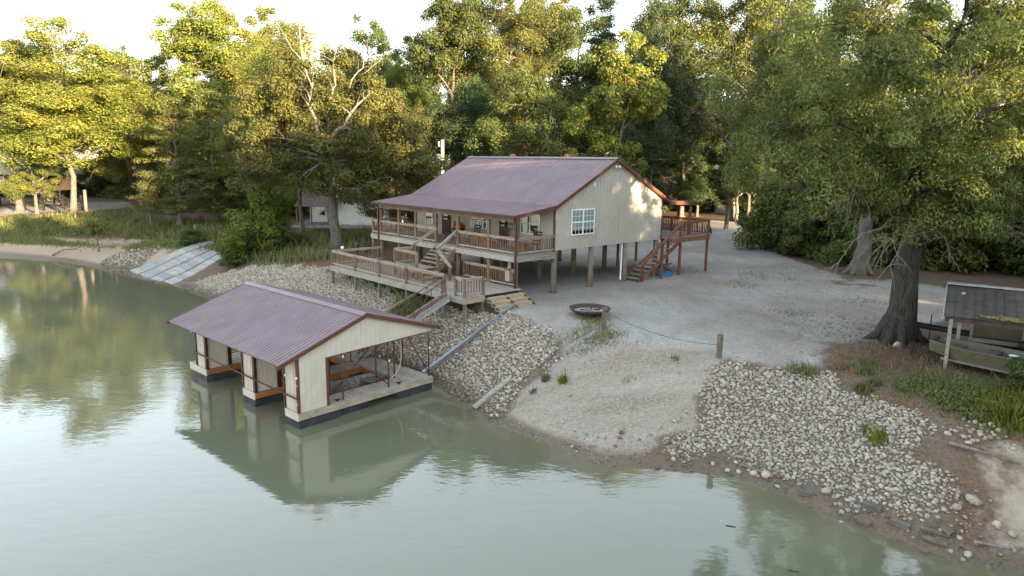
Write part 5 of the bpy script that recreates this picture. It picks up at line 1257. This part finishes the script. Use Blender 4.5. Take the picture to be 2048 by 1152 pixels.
for a in (
    ('tall_b', -20.7, 100, 28.2, 11.3, 'green', 'dark green tree at the right end of the sky gap above the forked oak'),
    ('tall_d', -12.1, 86, 23.7, 8.6, 'bright', 'bright yellow-green tree with bare twin stems behind the forked oak'),
    ('tall_a', -7.1, 80, 27.5, 12.6, 'green', 'large green tree directly behind the power pole'),
    ('tall_c', -4.5, 95, 31.5, 13, 'green', 'very tall tree whose top leaves the photo above the power pole'),
    ('tall_d', -.7, 80, 27.2, 12.1, 'olive', 'olive tree with drooping sprays above the left half of the roof'),
    ('tall_a', 3.8, 98, 31.5, 14.7, 'olive', 'broad olive treetop above the middle of the roof'),
    ('mid_a', .9, 67, 16.8, 10.8, 'green', 'rounded dark green tree close behind the roof'),
    ('tall_b', 8.0, 90, 28, 12.5, 'green', 'green tree behind the sunlit leaning tree'),
    ('pine', 13.0, 105, 31.5, 11, 'dark', 'dark pine with a pointed top in the gap of sky'),
    ('tall_c', 16.8, 84, 29, 11.5, 'dark', 'dark tree right of the sunlit leaning tree'),
    ('sparse', 23.0, 94, 33.0, 14.5, 'olive', 'thin-crowned tree with sky showing through, left of the bare tree'),
    ('sparse', 28.8, 90, 32.1, 14.5, 'olive', 'thin-crowned tree with sky showing through, behind the bare tree'),
    ('tall_b', 36.0, 98, 35, 15, 'green', 'tall tree behind the left edge of the right wood'),
    ('mid_a', -7.4, 71, 14.1, 9.2, 'dark', 'dark low tree behind the left end of the roof'),
    ('mid_b', -3.0, 73, 15.8, 8.6, 'dark', 'dark low tree behind the power pole wires'),
    ('mid_a', 22.0, 90, 12.8, 9.5, 'dark', 'dark evergreen left of the bare grey tree'),
    ('mid_b', 29.0, 89, 13.7, 9.4, 'dark', 'dark evergreen right of the bare grey tree'),
    ('tall_a', 39.0, 112, 34, 15, 'dark', 'very tall dark tree filling the gap right of the bare grey tree'),
    ('tall_c', 31.0, 115, 33, 15, 'green', 'tall green tree filling the gap behind the bare grey tree'),
    ('tall_b', 22.0, 112, 33, 15, 'dark', 'tall dark tree filling the gap above the back deck'),
    ('mid_a', 26.0, 97, 10.5, 8.5, 'dark', 'dark evergreen half hiding the distant purple-roofed house'),
    ('mid_b', 20.0, 98, 13.5, 9.5, 'dark', 'dark tree left of the distant purple-roofed house'),
    ('mid_a', 32.5, 95, 14, 10, 'dark', 'dark tree right of the distant purple-roofed house'),
    ('mid_b', 14.5, 79, 11.5, 9.0, 'dark', 'dark low tree behind the gable peak')):
    plant('tree', a[0], a[1], a[2], a[3], a[4], trr.uniform(0, 6.28), a[5], a[6], 'tree', G2)
G3 = 'trees of the right wood'
for a in (
    ('mid_b', 24.8, 62, 20.8, 10.5, 'willow', 'feathery green tree at the left edge of the right wood'),
    ('tall_c', 28.9, 64, 23.4, 11.8, 'willow', 'tall feathery tree rising behind the buttressed trunk'),
    ('tall_d', 33.6, 60, 22.7, 11.2, 'gold', 'sunlit yellow-green treetop behind the big dark oak'),
    ('tall_a', 38.5, 58, 22.6, 11, 'gold', 'sunlit yellow-green treetop at the upper right corner'),
    ('tall_b', 42.6, 56, 22.5, 11, 'gold', 'yellow-green tree cut by the right edge of the photo'),
    ('mid_a', 38.5, 47, 17.0, 10.0, 'olive', 'olive tree at the right edge behind the boat shed')):
    plant('tree', a[0], a[1], a[2], a[3], a[4], trr.uniform(0, 6.28), a[5], a[6], 'tree', G3)
# far rows of the wood
k_ = 0
for row, (yy, x0, x1, st_, h0) in enumerate(((128, -118, 62, 8.0, 25), (146, -135, 75, 9, 27))):
    x = x0
    while x < x1:
        gap = -74 < x * 128 / yy < -52
        key = ('tall_a', 'tall_b', 'tall_c', 'tall_d')[k_ % 4]
        plant('tree', key, x + trr.uniform(-2, 2), yy + trr.uniform(-5, 5), h0 * trr.uniform(.82, 1.08) * (.88 if gap else 1), trr.uniform(11, 14.5), trr.uniform(0, 6.28), ('green', 'olive', 'dark')[k_ % 3],
              'distant tree of the far wood, seen between the nearer treetops', 'tree', 'far rows of the wood'); k_ += 1; x += st_ * trr.uniform(.8, 1.2)
# understory
def bush(x, y, h, w, leaf, label, group): plant('bush', 'bush', x, y, h, w, trr.uniform(0, 6.28), leaf, label, 'bush', group)
for k in range(30):
    x = -60 + 84 * k / 29 + trr.uniform(-1.5, 1.5); y = np.interp(x, [-60, -30, -5, 12, 25], [116, 92, 83, 92, 112]) + trr.uniform(-3, 3)
    bush(x, y, trr.uniform(4.5, 8), trr.uniform(6, 8.5), ('dark', 'green', 'olive')[k % 3], 'shaded bush at the foot of the wood behind the houses', 'undergrowth of the wood behind the houses')
for k in range(9):
    x = 30 + 4.2 * k + trr.uniform(-1, 1); bush(x, 104 - k * 2 + trr.uniform(-3, 3), trr.uniform(4.5, 8), trr.uniform(6, 8), 'dark', 'dark bush at the end of the gravel drive', 'bushes at the end of the gravel drive')
for k, (x, y, h, w_, lf) in enumerate(((22.6, 59.5, 6.0, 6.0, 'willow'), (24.0, 54.5, 4.4, 5.0, 'willow'), (25.8, 51.5, 5.2, 5.6, 'willow'), (24.2, 57.5, 8.5, 7.0, 'green'), (27.5, 55, 9, 7.5, 'green'), (29.5, 51, 6.0, 7, 'willow'), (32.5, 50, 6.5, 7, 'olive'),
        (35.5, 49, 6.0, 7, 'green'), (38.5, 46.5, 7, 7, 'willow'), (41.5, 44, 6.5, 7, 'green'), (30.5, 56, 10, 8, 'green'), (35, 55, 10.5, 8.5, 'willow'), (40, 51.5, 10, 8.5, 'green'), (44.5, 48, 9.5, 8, 'olive'), (28, 60, 11, 7, 'willow'))):
    bush(x, y, h, w_, lf, ['pale green bush hanging over the gravel at the left end of the right wood', 'low bush spilling onto the gravel drive', 'low bush left of the buttressed trunk'][k] if k < 3 else 'tall bush of the right wood edge, ' + ['second from the left, behind the low gravel-side bushes', 'third from the left, left of the buttressed trunk', 'close left behind the buttressed trunk', 'just right of the buttressed trunk', 'between the buttressed trunk and the dark oak', 'right behind the dark oak trunk', 'above the left end of the shed roof', 'in the back row left of the buttressed trunk', 'in the back row behind the dark oak', 'in the back row above the shed roof', 'in the back row at the right edge', 'farthest back at the left end of the wood'][k - 3], 'bushes along the edge of the right wood')

# the big dark oak at right
oak = thing('oak_tree', 'huge oak with a thick dark furrowed trunk and drooping sprays, standing on the right gravel', 'tree', (16.28, 27.95, gz(16.28, 27.95)), 0)
env = [(0, 0, 11.5, 5.6, 5.6, 5.0, 3), (-4.0, 1.0, 8.2, 3.6, 3.4, 2.6, 1.3), (4.2, .5, 9, 4, 4, 3.4, 1.2), (-2.6, 3, 13, 3.2, 3.2, 2.8, .8), (2.5, -1, 14, 3.8, 3.6, 3, 1), (0.5, 2, 7.4, 4.6, 3.4, 2.0, .9), (-5.8, 2.5, 10.2, 2.6, 2.6, 2.2, .7), (3.2, -1.2, 6.4, 2.2, 1.8, 1.6, .35), (6.2, 0, 6.6, 2.6, 2.4, 1.8, .4), (-3.4, -1.2, 6.0, 2.2, 1.6, 1.2, .35), (-.2, -2.4, 7.0, 3.8, 2.0, 2.0, 1.3), (2.8, -2.6, 8.6, 3.6, 2.2, 2.5, 1.1), (-2.2, -2.4, 9.8, 3.2, 2.2, 2.6, .9), (0.4, -2.4, 5.4, 2.4, 1.4, .9, .35), (3.6, -3.2, 12, 3.4, 2.2, 3.0, 1.1), (-1.2, -3, 13, 3.4, 2.2, 3.0, .9)]
cm, C, _ = crown_mesh('crown', 51, env, 460, 310, .19, .058, .74, flat=.65, droop=.55, upb=.25, mat='leaf_willow', autumn=.10, shell=.55)
put('crown', cm, oak); put('trunk', wood_mesh('trunk', 52, 16, .62, C, 22, 'bark_dark', lean=(.5, .4), top=.75, flare=1.32, first=.36, extra=110, bow=.10), oak)
# the leaning tree with buttress roots behind it
ok2 = thing('buttressed_tree', 'tree with a pale grey buttressed trunk at the edge of the right wood', 'tree', (23.8, 46.3, gz(23.8, 46.3)), .4)
env = [(0, 0, 13, 4.8, 4.8, 5, 2.5), (-3.2, 0, 9.5, 3.4, 3.2, 2.8, 1.0), (2.8, 1, 9.5, 3.6, 3.4, 3, 1), (-1, -2, 7.2, 3.0, 2.2, 1.8, .5), (-2.5, 2, 15, 3, 3, 3, .8), (3.5, 0, 15.5, 3, 3, 3, .8)]
cm, C, _ = crown_mesh('crown', 53, env, 230, 300, .20, .07, 1.0, droop=.4, upb=.3, mat='leaf_willow', autumn=.12)
put('crown', cm, ok2); put('trunk', wood_mesh('trunk', 54, 17, .55, C, 16, 'bark_pale', lean=(.8, 0), top=.8, flare=1.45, first=.4, extra=60), ok2)
# the big forked oak beside the house
ok3 = thing('forked_oak', 'big oak with sunlit bare forks and a straight grey trunk left of the house', 'tree', (-13.84, 53.05, gz(-13.84, 53.05)), 0)
env = [(-.5, 0, 8.4, 5.8, 5.4, 3.2, 2.4), (-4.6, 0, 9.8, 3.4, 3.2, 3.0, 1.1), (4.6, .5, 7.4, 3.2, 3.2, 2.9, 1.1), (-1.2, 0, 13.2, 3.2, 3.2, 3.2, 1.1), (2.4, 0, 11.6, 3.4, 3.2, 3.0, 1.1), (-4.2, -1, 6.3, 3.2, 2.6, 1.9, .7), (1.8, -2, 5.6, 3.2, 2.2, 1.6, .6), (6.8, 0, 6.4, 1.9, 1.9, 1.6, .3), (-2.6, 1, 11.5, 3, 3, 3, .7)]
cm, C, _ = crown_mesh('crown', 55, env, 300, 330, .21, .105, .9, flat=.7, droop=.12, mat='leaf_olive', autumn=.06)
put('crown', cm, ok3); put('trunk', wood_mesh('trunk', 56, 17, .50, C, 18, 'bark', lean=(-.4, 0), top=.62, flare=1.35, first=.40, extra=70), ok3)
def dead_limbs(parent, pts_list, mat='dead_wood', name='bare_limb'):
    r = random.Random(len(pts_list))
    for p, r_ in pts_list:
        q = [Vector(p[0])]
        for a, b_ in zip(p[:-1], p[1:]):
            a, b_ = Vector(a), Vector(b_); L = (b_ - a).length
            for f in (.33, .67): q.append(a.lerp(b_, f) + Vector((r.gauss(0, .06), r.gauss(0, .06), r.gauss(0, .05))) * L)
            q.append(b_)
        n = len(q) - 1; mb = MB().tube(q, [max(.012, r_ * .8 * (1 - .85 * i / n)) for i in range(n + 1)], 7)
        for i in range(2, n + 1):
            for _ in range(2):
                d = (q[i] - q[i - 1]).normalized(); d = (d + Vector((r.gauss(0, .7), r.gauss(0, .5), r.gauss(.1, .5)))).normalized(); L = r.uniform(.4, 1.1) * (1 if r_ > .06 else .5)
                mb.tube([q[i], q[i] + d * L * .5 + Vector((0, 0, .05)), q[i] + d * L], [max(.01, r_ * .22), .012, .006], 4, False)
        mb.build(name, mat, parent, True)
dead_limbs(ok3, (([(0, -1.6, 7.9), (-.6, -2.2, 9.5), (-.9, -2.4, 11.4), (-1.4, -2.0, 14.2)], .26), ([(0, -1.6, 7.9), (.9, -2.5, 9.2), (2.1, -2.9, 10.4), (3.4, -2.6, 11.8)], .26), ([(-.2, -1.6, 8.0), (-1.4, -2.8, 8.5), (-2.6, -3.2, 8.6)], .14), ([(.9, -2.5, 9.2), (2.0, -3.6, 9.4), (3.0, -3.9, 8.9)], .09),
               ([(.4, -2.2, 11.4), (1.0, -2.5, 12.4), (1.1, -2.6, 14.6)], .11), ([(-1.4, -1.8, 13.6), (-1.7, -1.6, 16.0), (-1.9, -1.6, 18.6)], .10), ([(-1.4, -1.8, 14), (-.6, -1.8, 16.4), (-.2, -1.8, 17.2)], .06), ([(-1.4, -1.8, 14), (-2.6, -1.8, 15.6), (-3.2, -1.8, 16.8)], .05), ([(2.0, -2.6, 12.2), (3.0, -2.6, 13.6), (3.3, -2.6, 14.8)], .07), ([(3.0, -2.6, 13.2), (3.9, -2.6, 13.9), (4.3, -2.6, 14.3)], .04),
               ([(0, -2.8, 4.8), (.9, -3.6, 5.4), (1.1, -3.7, 6.4), (.1, -3.7, 7.0), (-.9, -3.6, 6.3)], .08)))
plant('tree', 'mid_b', -18.6, 60, 17.2, 8.5, 1.2, 'gold', 'golden tree crowding the left side of the big forked oak', 'tree', G1)
plant('tree', 'mid_a', -9.9, 58.5, 11.0, 6.4, 2.2, 'olive', 'low olive tree filling the right flank of the forked oak', 'tree', G1)
# sunlit leaning tree behind the house
lt = thing('leaning_tree', 'sunlit yellow-green tree with a curved leaning trunk right behind the roof', 'tree', (7.6, 63.5, gz(7.6, 63.5)), 0)
env = [(2.6, 0, 15.4, 2.8, 2.6, 3.4, 2), (1.3, 0, 12.6, 2.9, 2.6, 1.8, 1.2), (4.4, 0, 12.9, 1.9, 1.9, 1.7, .8), (-.8, 0, 10.6, 2.5, 2.2, 1.8, .9), (-.2, -.6, 6.6, 3.4, 2.6, 2.5, 1.4), (1.9, 0, 7.0, 2.4, 2, 2.2, .7), (-2.2, 0, 6.4, 1.9, 1.9, 1.6, .5)]
cm, C, _ = crown_mesh('crown', 57, env, 170, 230, .27, .16, .85, mat='leaf_gold', autumn=.2)
put('crown', cm, lt); put('trunk', wood_mesh('trunk', 58, 17, .30, C, 12, 'bark_pale', lean=(3.2, 0), top=.82, flare=1.2, first=.3, extra=50), lt)
# bare grey tree with a vine
def bare_tree(parent, seed, h, r0, name='trunk', spread=.5, depth=4, mat='dead_wood'):
    r = random.Random(seed); mb = MB()
    def grow(p, d, L, rad, k):
        pts = [p]; dd = d.copy()
        w_ = .12 if k else .035
        for i in range(4): dd = (dd + Vector((r.gauss(0, w_), r.gauss(0, w_), r.gauss(.03, .08)))).normalized(); pts.append(pts[-1] + dd * L / 4)
        mb.tube(pts, [rad * (1 - .45 * i / 4) for i in range(5)], 7 if k < 2 else 5, False)
        if k < depth:
            for j in range(r.choice((2, 3, 3)) if k else 6):
                q = pts[r.choice((2, 3, 4, 4))] if k else pts[min(4, 2 + j // 2)]; a = r.uniform(0, 6.28)
                nd = (dd * .9 + Vector((math.cos(a) * spread * 1.3, math.sin(a) * spread * 1.3, r.uniform(-.2, .55)))).normalized(); grow(q, nd, L * r.uniform(.42, .62), rad * .48, k + 1)
    grow(Vector((0, 0, -.3)), Vector((0, 0, 1)), h * .62, r0, 0)
    return mb.build(name, mat, parent, True)
bt = thing('bare_tree', 'bare grey tree with a vine round its trunk, at the end of the drive', 'tree', (24.3, 77.9, gz(24.3, 77.9)), 0)
bare_tree(bt, 6, 19.5, .26, spread=.55, mat='bark')
cm, _, _ = crown_mesh('vine', 59, [(0, 0, 5.2, .95, .95, 3.0, 1), (-.9, 0, 5.6, .9, .9, 2.2, .6), (.4, 0, 9, .7, .7, 2.0, .4)], 46, 110, .26, .17, .5, mat='leaf_olive', autumn=.3)
put('vine', cm, bt)
# low hanging dead sprays on the two right trees
def dead_spray(parent, seed, p, d, n=9, L=1.5):
    r = random.Random(seed); mb = MB()
    for k in range(n):
        q = Vector(p) + Vector((r.gauss(0, .12), r.gauss(0, .12), r.gauss(0, .1))); dd = (Vector(d) + Vector((r.gauss(0, .35), r.gauss(0, .35), r.gauss(0, .2)))).normalized(); pts = [q]
        for i in range(5): dd = (dd + Vector((r.gauss(0, .14), r.gauss(0, .14), -.2))).normalized(); pts.append(pts[-1] + dd * L * r.uniform(.14, .26))
        mb.tube(pts, [.015, .012, .010, .008, .006, .004], 5, False)
        for j in range(4):
            s = pts[r.randint(1, 4)]; e = s + (dd + Vector((r.gauss(0, .6), r.gauss(0, .6), -.35))).normalized() * r.uniform(.25, .6); mb.tube([s, s.lerp(e, .5) + Vector((0, 0, .03)), e], [.007, .005, .004], 4, False)
    mb.build('dead_spray', 'dead_wood', parent, True)
for k, (p, d) in enumerate((((-.9, -2.2, 5.0), (-.6, -.3, .25)), ((-.2, -2.3, 5.1), (.3, -.3, .3)), ((2.4, -1.8, 4.9), (.4, -.2, .1)), ((-1.9, -2.0, 4.6), (-.5, -.2, -.3)), ((4.2, -1.5, 5.2), (.3, -.3, -.2)), ((-3.2, -1.6, 6.2), (-.3, -.3, -.3)))): dead_spray(oak, 60 + k, p, d, 8)
dead_limbs(oak, (([(-.1, -.5, 4.9), (-.8, -1.6, 5.0), (-1.6, -2.2, 4.3), (-2.3, -2.6, 3.4)], .07), ([(.0, -.6, 4.8), (.5, -1.4, 4.7), (.85, -1.8, 3.6)], .05), ([(-.4, -.8, 5.2), (-1.8, -1.8, 5.3), (-3.3, -2.0, 4.4), (-4.2, -2.2, 3.3)], .045)), 'dead_wood')
# shrub in front of the cabin, sapling, small shrubs
plant('shrub', 'bush', -20.3, 54.6, 5.4, 6.2, .4, 'bright', 'bright yellow-green shrub beside the mats, in front of the white cabin', 'shrub')
plant('shrub', 'bush', -18.4, 53.2, 2.6, 4.4, 2.4, 'green', 'low dark green shrub on the stones right of the mats', 'shrub')
plant('shrub', 'bush', -21.9, 53.4, 1.5, 3.4, 1.4, 'green', 'low green brambles at the lower end of the mats', 'shrub')
plant('shrub', 'bush', -29.6, 62.6, 1.3, 3.0, 1.1, 'green', 'small green shrub at the upper left corner of the mats', 'shrub')
plant('shrub', 'bush', 17.0, 20.9, 1.5, 1.9, 2.0, 'green', 'broad-leaved shrub at the right edge below the olive boat', 'shrub')
sap = thing('sapling', 'small round sapling with a pinkish stem on the left shore', 'sapling', (-39.9, 65.2, gz(-39.9, 65.2)), 0)
cm, C, _ = crown_mesh('crown', 71, [(0, 0, 2.35, 1.15, 1.15, .75, 1)], 26, 90, .2, .1, .36, mat='leaf_olive', autumn=.2)
put('crown', cm, sap); put('trunk', wood_mesh('trunk', 72, 2.6, .10, C, 8, 'bark_pale', top=.9, flare=1.2, first=.4, extra=8), sap)
# wood beyond the right edge of the photo: it throws the evening shade over the bank
for k, (x, y, h, w_) in enumerate(((33, 27, 18, 10), (40, 30, 20, 12), (27, 15, 7.5, 9), (31, 20, 7.8, 9), (33, 10, 12, 10), (37, 16, 9.5, 10), (43, 22, 14, 11), (44, 9, 12, 11), (51, 34, 29, 14), (49, 43, 28, 13), (58, 40, 30, 14), (62, 34, 30, 14),
        (27.5, 4.5, 21, 11), (30, -5, 19, 12), (29, -13, 19, 12), (31, -21, 20, 12), (30, -29, 20, 12), (32, -37, 20, 12), (31, -45, 20, 12), (38, -9, 20, 12), (39, -18, 21, 12), (38, -27, 21, 12), (40, -38, 21, 12), (39, 4, 12.5, 10), (33, -54, 20, 12), (42, -50, 21, 12), (27, -2, 20, 10), (27, -9, 17, 10), (28, -17, 17, 10), (27, -25, 17, 10), (28, -33, 17, 10), (27, -41, 17, 10), (37, 25, 9, 9), (42, 27, 9.5, 9), (36, 31, 10, 9))):
    plant('tree', ('mid_a', 'tall_c', 'mid_b', 'tall_a')[k % 4], x, y, h, w_, trr.uniform(0, 6.28), 'green', 'tree of the wood continuing right of the boat shed', 'tree', 'wood continuing right of the boat shed')

for x, y in ((44, 34), (46, 30), (48, 37), (50, 28), (53, 33), (44, 26), (47, 41), (40, 35)): bush(x, y, trr.uniform(6, 8), trr.uniform(7, 8.5), 'green', 'bush of the wood continuing right of the boat shed', 'undergrowth continuing right of the boat shed')
for k in range(22):
    bush(27 + (k % 3) * 2.6 + trr.uniform(-1, 1), 18 - 3.4 * k, trr.uniform(5, 8), trr.uniform(6.5, 8.5), 'green', 'bush of the wood continuing right of the boat shed', 'undergrowth continuing right of the boat shed')
for k in range(19):
    bush(25.8 + trr.uniform(-.5, .8), 15.5 - 3.4 * k, trr.uniform(5, 7.5), trr.uniform(6, 7.5), 'green', 'bush of the wood continuing right of the boat shed', 'undergrowth continuing right of the boat shed')
for k in range(20):
    bush(-128 + 4.6 * k + trr.uniform(-1, 1), 124 - .1 * k + trr.uniform(-4, 4), trr.uniform(6, 10), trr.uniform(7, 10), ('dark', 'olive', 'green')[k % 3], 'shaded bush at the back of the left wood beyond the road', 'undergrowth of the left wood')

# ------------------------------------------------------------------ grasses and weeds
def blades(name, poly, n, h, hv, w_, mat, label, seed, lean=.35, clump=0.0, cat='weeds', fuzz=.4):
    r = np.random.RandomState(seed); q = np.array(poly); P = np.empty((0, 2))
    while len(P) < n:
        c = r.uniform(q.min(0) - fuzz, q.max(0) + fuzz, (n * 2, 2)); c = c[edge_dist(c, poly) + r.normal(0, fuzz, len(c)) > 0]
        if clump: c = c[(wave(c, clump, seed) + r.normal(0, .25, len(c))) > 0]
        P = np.concatenate([P, c])
    P = P[:n]; z = height(P); ok = z > ZW + .1; P, z = P[ok], z[ok]; n = len(P)
    hh = h * r.lognormal(0, hv, n) * (.75 + .35 * wave(P, 1.3, seed + 1)); a = r.uniform(0, 6.28, n); la = r.uniform(0, 6.28, n); ln = np.abs(r.normal(0, lean, n)) * hh
    B = np.column_stack([P, z - .03]); s = np.column_stack([np.cos(a), np.sin(a), np.zeros(n)]) * w_ * .5
    T = B + np.column_stack([np.cos(la) * ln, np.sin(la) * ln, hh]); Mid = B * .5 + T * .5; Mid[:, 2] += .12 * hh
    V = np.stack([B - s, B + s, Mid + s * .8, Mid - s * .8, T], 1).reshape(-1, 3); o = np.arange(n)[:, None] * 5
    F = np.concatenate([o + [0, 1, 2], o + [0, 2, 3], o + [3, 2, 4]])
    t = np.stack([np.clip(r.normal(.5, .25, n) + .2 * wave(P, .8, seed + 2), 0, 1), (r.rand(n) < .15) * r.rand(n), r.rand(n)], 1)
    o_ = kind(put(name, np_mesh(name, V, F, M[mat], np.repeat(t, 5, 0))), 'stuff'); tag(o_, label, cat); return o_
blades('tall_weeds', G_TALL, 22000, .48, .4, .08, 'weed', 'tall green weeds in a band below the left road', 81)
blades('short_grass', G_SHORT, 12000, .28, .3, .10, 'weed', 'short patchy grass above the left sand shore', 82, clump=.8, cat='grass')
blades('rough_grass', G_BACK, 14000, .7, .35, .07, 'weed', 'rough green grass around the big oak and the white cabin', 83)
blades('dry_grass', G_BACK, 5000, .6, .3, .06, 'grass_dry', 'dry brown grass stalks left of the lower deck', 84, clump=1.2)
blades('right_weeds', G_RIGHT, 4200, .18, .45, .028, 'weed', 'thick green weeds below the boat shed', 85, .45)
blades('yellow_weeds', [(14.6, 20.2), (16.6, 21.4), (16.2, 19.6), (15.24, 19.15), (14.4, 19.5)], 1500, .30, .35, .05, 'weed_yellow', 'bright yellow-green weeds at the right edge of the bank', 86, .3)
blades('dry_leaf_grass', G_DRY, 4200, .16, .4, .03, 'grass_dry', 'brown dry grass around the oak trunk and the shed post', 87, .7, cat='grass')
blades('slope_weeds', G_FIRE, 1000, .13, .4, .035, 'weed', 'patchy green weeds on the upper slope in front of the fire bowl', 88, .6, clump=2.2)
blades('slope_dry_weeds', G_FIRE, 900, .12, .4, .03, 'grass_dry', 'dry tan weeds among the green ones in front of the fire bowl', 89, .7, clump=2.0)
blades('post_weeds', G_FIRE2, 420, .16, .4, .035, 'weed', 'green weeds at the foot of the bollard beside the fire bowl', 90, .5)
blades('ramp_weeds', G_RAMP, 2600, .45, .4, .05, 'weed', 'green weeds under the gangway below the lower deck', 91, .5, clump=1.5)
def leafy(name, poly, n, r0, mat, label, seed, per=70, ll=.10, lw=.055):
    r = np.random.RandomState(seed); q = np.array(poly); c = r.uniform(q.min(0), q.max(0), (n * 6, 2)); c = c[(edge_dist(c, poly) + r.normal(0, .2, len(c)) > 0) & (wave(c, 2.0, seed) > -.25)][:n]
    env = [(x, y, gz(x, y) + .06 * r0 / .25, r0 * .3, r0 * .3, r0 * .35, 1) for x, y in c]
    cm, _, _ = crown_mesh(name, seed, env, n * 2, per, ll, lw, r0, flat=.75, mat=mat, autumn=.12)
    tag(kind(put(name, cm), 'stuff'), label, 'weeds')
leafy('leafy_weeds', G_RIGHT, 85, .26, 'weed', 'mounds of leafy green weeds below the boat shed', 201)
leafy('shore_weeds', G_TALL, 150, .6, 'weed', 'mounds of leafy weeds in the band below the left road', 202, 110, .22, .11)
leafy('yard_weeds', G_BACK, 90, .6, 'leaf_green', 'leafy weeds round the big forked oak', 203, 110, .18, .09)
for k, ((x, y), n_, h_, rad, mt) in enumerate((((12.9, 23.9), 260, .3, .3, 'weed'), ((13.3, 24.5), 160, .25, .2, 'weed'), ((12.2, 22.6), 220, .4, .28, 'weed'), ((12.75, 22.9), 160, .3, .2, 'weed'), ((10.9, 24.6), 260, .22, .5, 'weed'), ((11.4, 20.0), 170, .35, .25, 'weed_yellow'), ((11.35, 20.6), 80, .3, .15, 'weed_yellow'),
        ((1.4, 26.4), 120, .25, .14, 'weed'), ((2.1, 26.0), 90, .3, .14, 'weed_yellow'), ((.9, 25.9), 70, .15, .1, 'weed'), ((6.6, 26.4), 70, .12, .15, 'weed'), ((4.6, 25.7), 60, .1, .2, 'grass_dry'), ((-1.7, 33.5), 120, .5, .15, 'leaf_dry'), ((12.3, 24.6), 150, .35, .2, 'grass_dry'), ((14.2, 33.5), 260, .10, .9, 'weed'), ((13.5, 41), 320, .10, 1.4, 'weed'), ((16.5, 45), 420, .12, 1.8, 'weed'), ((11.5, 47), 320, .1, 1.6, 'weed'), ((19, 36.5), 300, .1, 1.2, 'grass_dry'))):
    lb = ('weed tuft on bare soil left of the boat shed', 'small weed tuft nearest the oak trunk', 'weed tuft beside the rusty stake', 'second weed tuft beside the rusty stake, farther right', 'thin green weeds along the top edge of the right stone bank', 'yellow-green plant growing out of the middle of the right stones', 'thin sprig just above the yellow-green plant in the right stones',
          'green weed at the left edge of the beach', 'yellowish weed on the left part of the beach', 'tiny green plant beside the loose board', 'tiny weed in the middle of the ramp', 'tiny dry weed on the ramp', 'dry reddish stalks in front of the lower deck corner', 'dry brown stalks left of the boat shed weeds', 'thin grass patch on the gravel in front of the oak', 'thin grass patch on the gravel right of the back deck', 'thin grass patch along the right edge of the gravel drive', 'thin grass patch behind the back stair', 'dry grass patch on the gravel behind the oak')[k]
    pl_ = [(x + rad * math.cos(a), y + rad * math.sin(a)) for a in np.linspace(0, 6.28, 9)[:-1]]
    blades('weed_clump' if rad < .6 else 'grass_patch', pl_, n_, h_, .35, .035, mt, lb, 100 + k, .5, cat='plant' if rad < .6 else 'grass', fuzz=rad * .3)['kind'] = 'thing' if rad < .6 else 'stuff'

# fallen leaves on the drive and under the trees
r = np.random.RandomState(5); q = []
for cx, cy, sx_, sy_, n_ in ((24, 47, 4, 4, 1500), (16.5, 29.5, 2.6, 2.2, 1600), (27, 75, 4, 9, 1200), (33, 44, 5, 1.5, 800), (13, 40, 6, 7, 700), (15, 24.6, 1.6, 1, 500)):
    q.append(np.column_stack([r.normal(cx, sx_, n_), r.normal(cy, sy_, n_)]))
q = np.concatenate(q); z = height(q); n = len(q); s = r.uniform(.03, .06, n); a = r.uniform(0, 6.28, n); c_, s_ = np.cos(a) * s, np.sin(a) * s
B = np.column_stack([q, z + .03]); up = np.column_stack([np.zeros(n), np.zeros(n), r.uniform(0, .04, n)])
V = np.stack([B - np.column_stack([c_, s_, 0 * s]), B + np.column_stack([-s_ * .6, c_ * .6, 0 * s]) + up, B + np.column_stack([c_, s_, 0 * s]), B - np.column_stack([-s_ * .6, c_ * .6, 0 * s]) + up], 1).reshape(-1, 3)
tag(kind(put('fallen_leaves', np_mesh('fallen_leaves', V, np.arange(4 * n).reshape(n, 4), M['leaf_dry'], np.repeat(np.column_stack([r.rand(n), r.rand(n), r.rand(n)]), 4, 0))), 'stuff'), 'brown leaves fallen on the gravel and along the right wood', 'leaves')
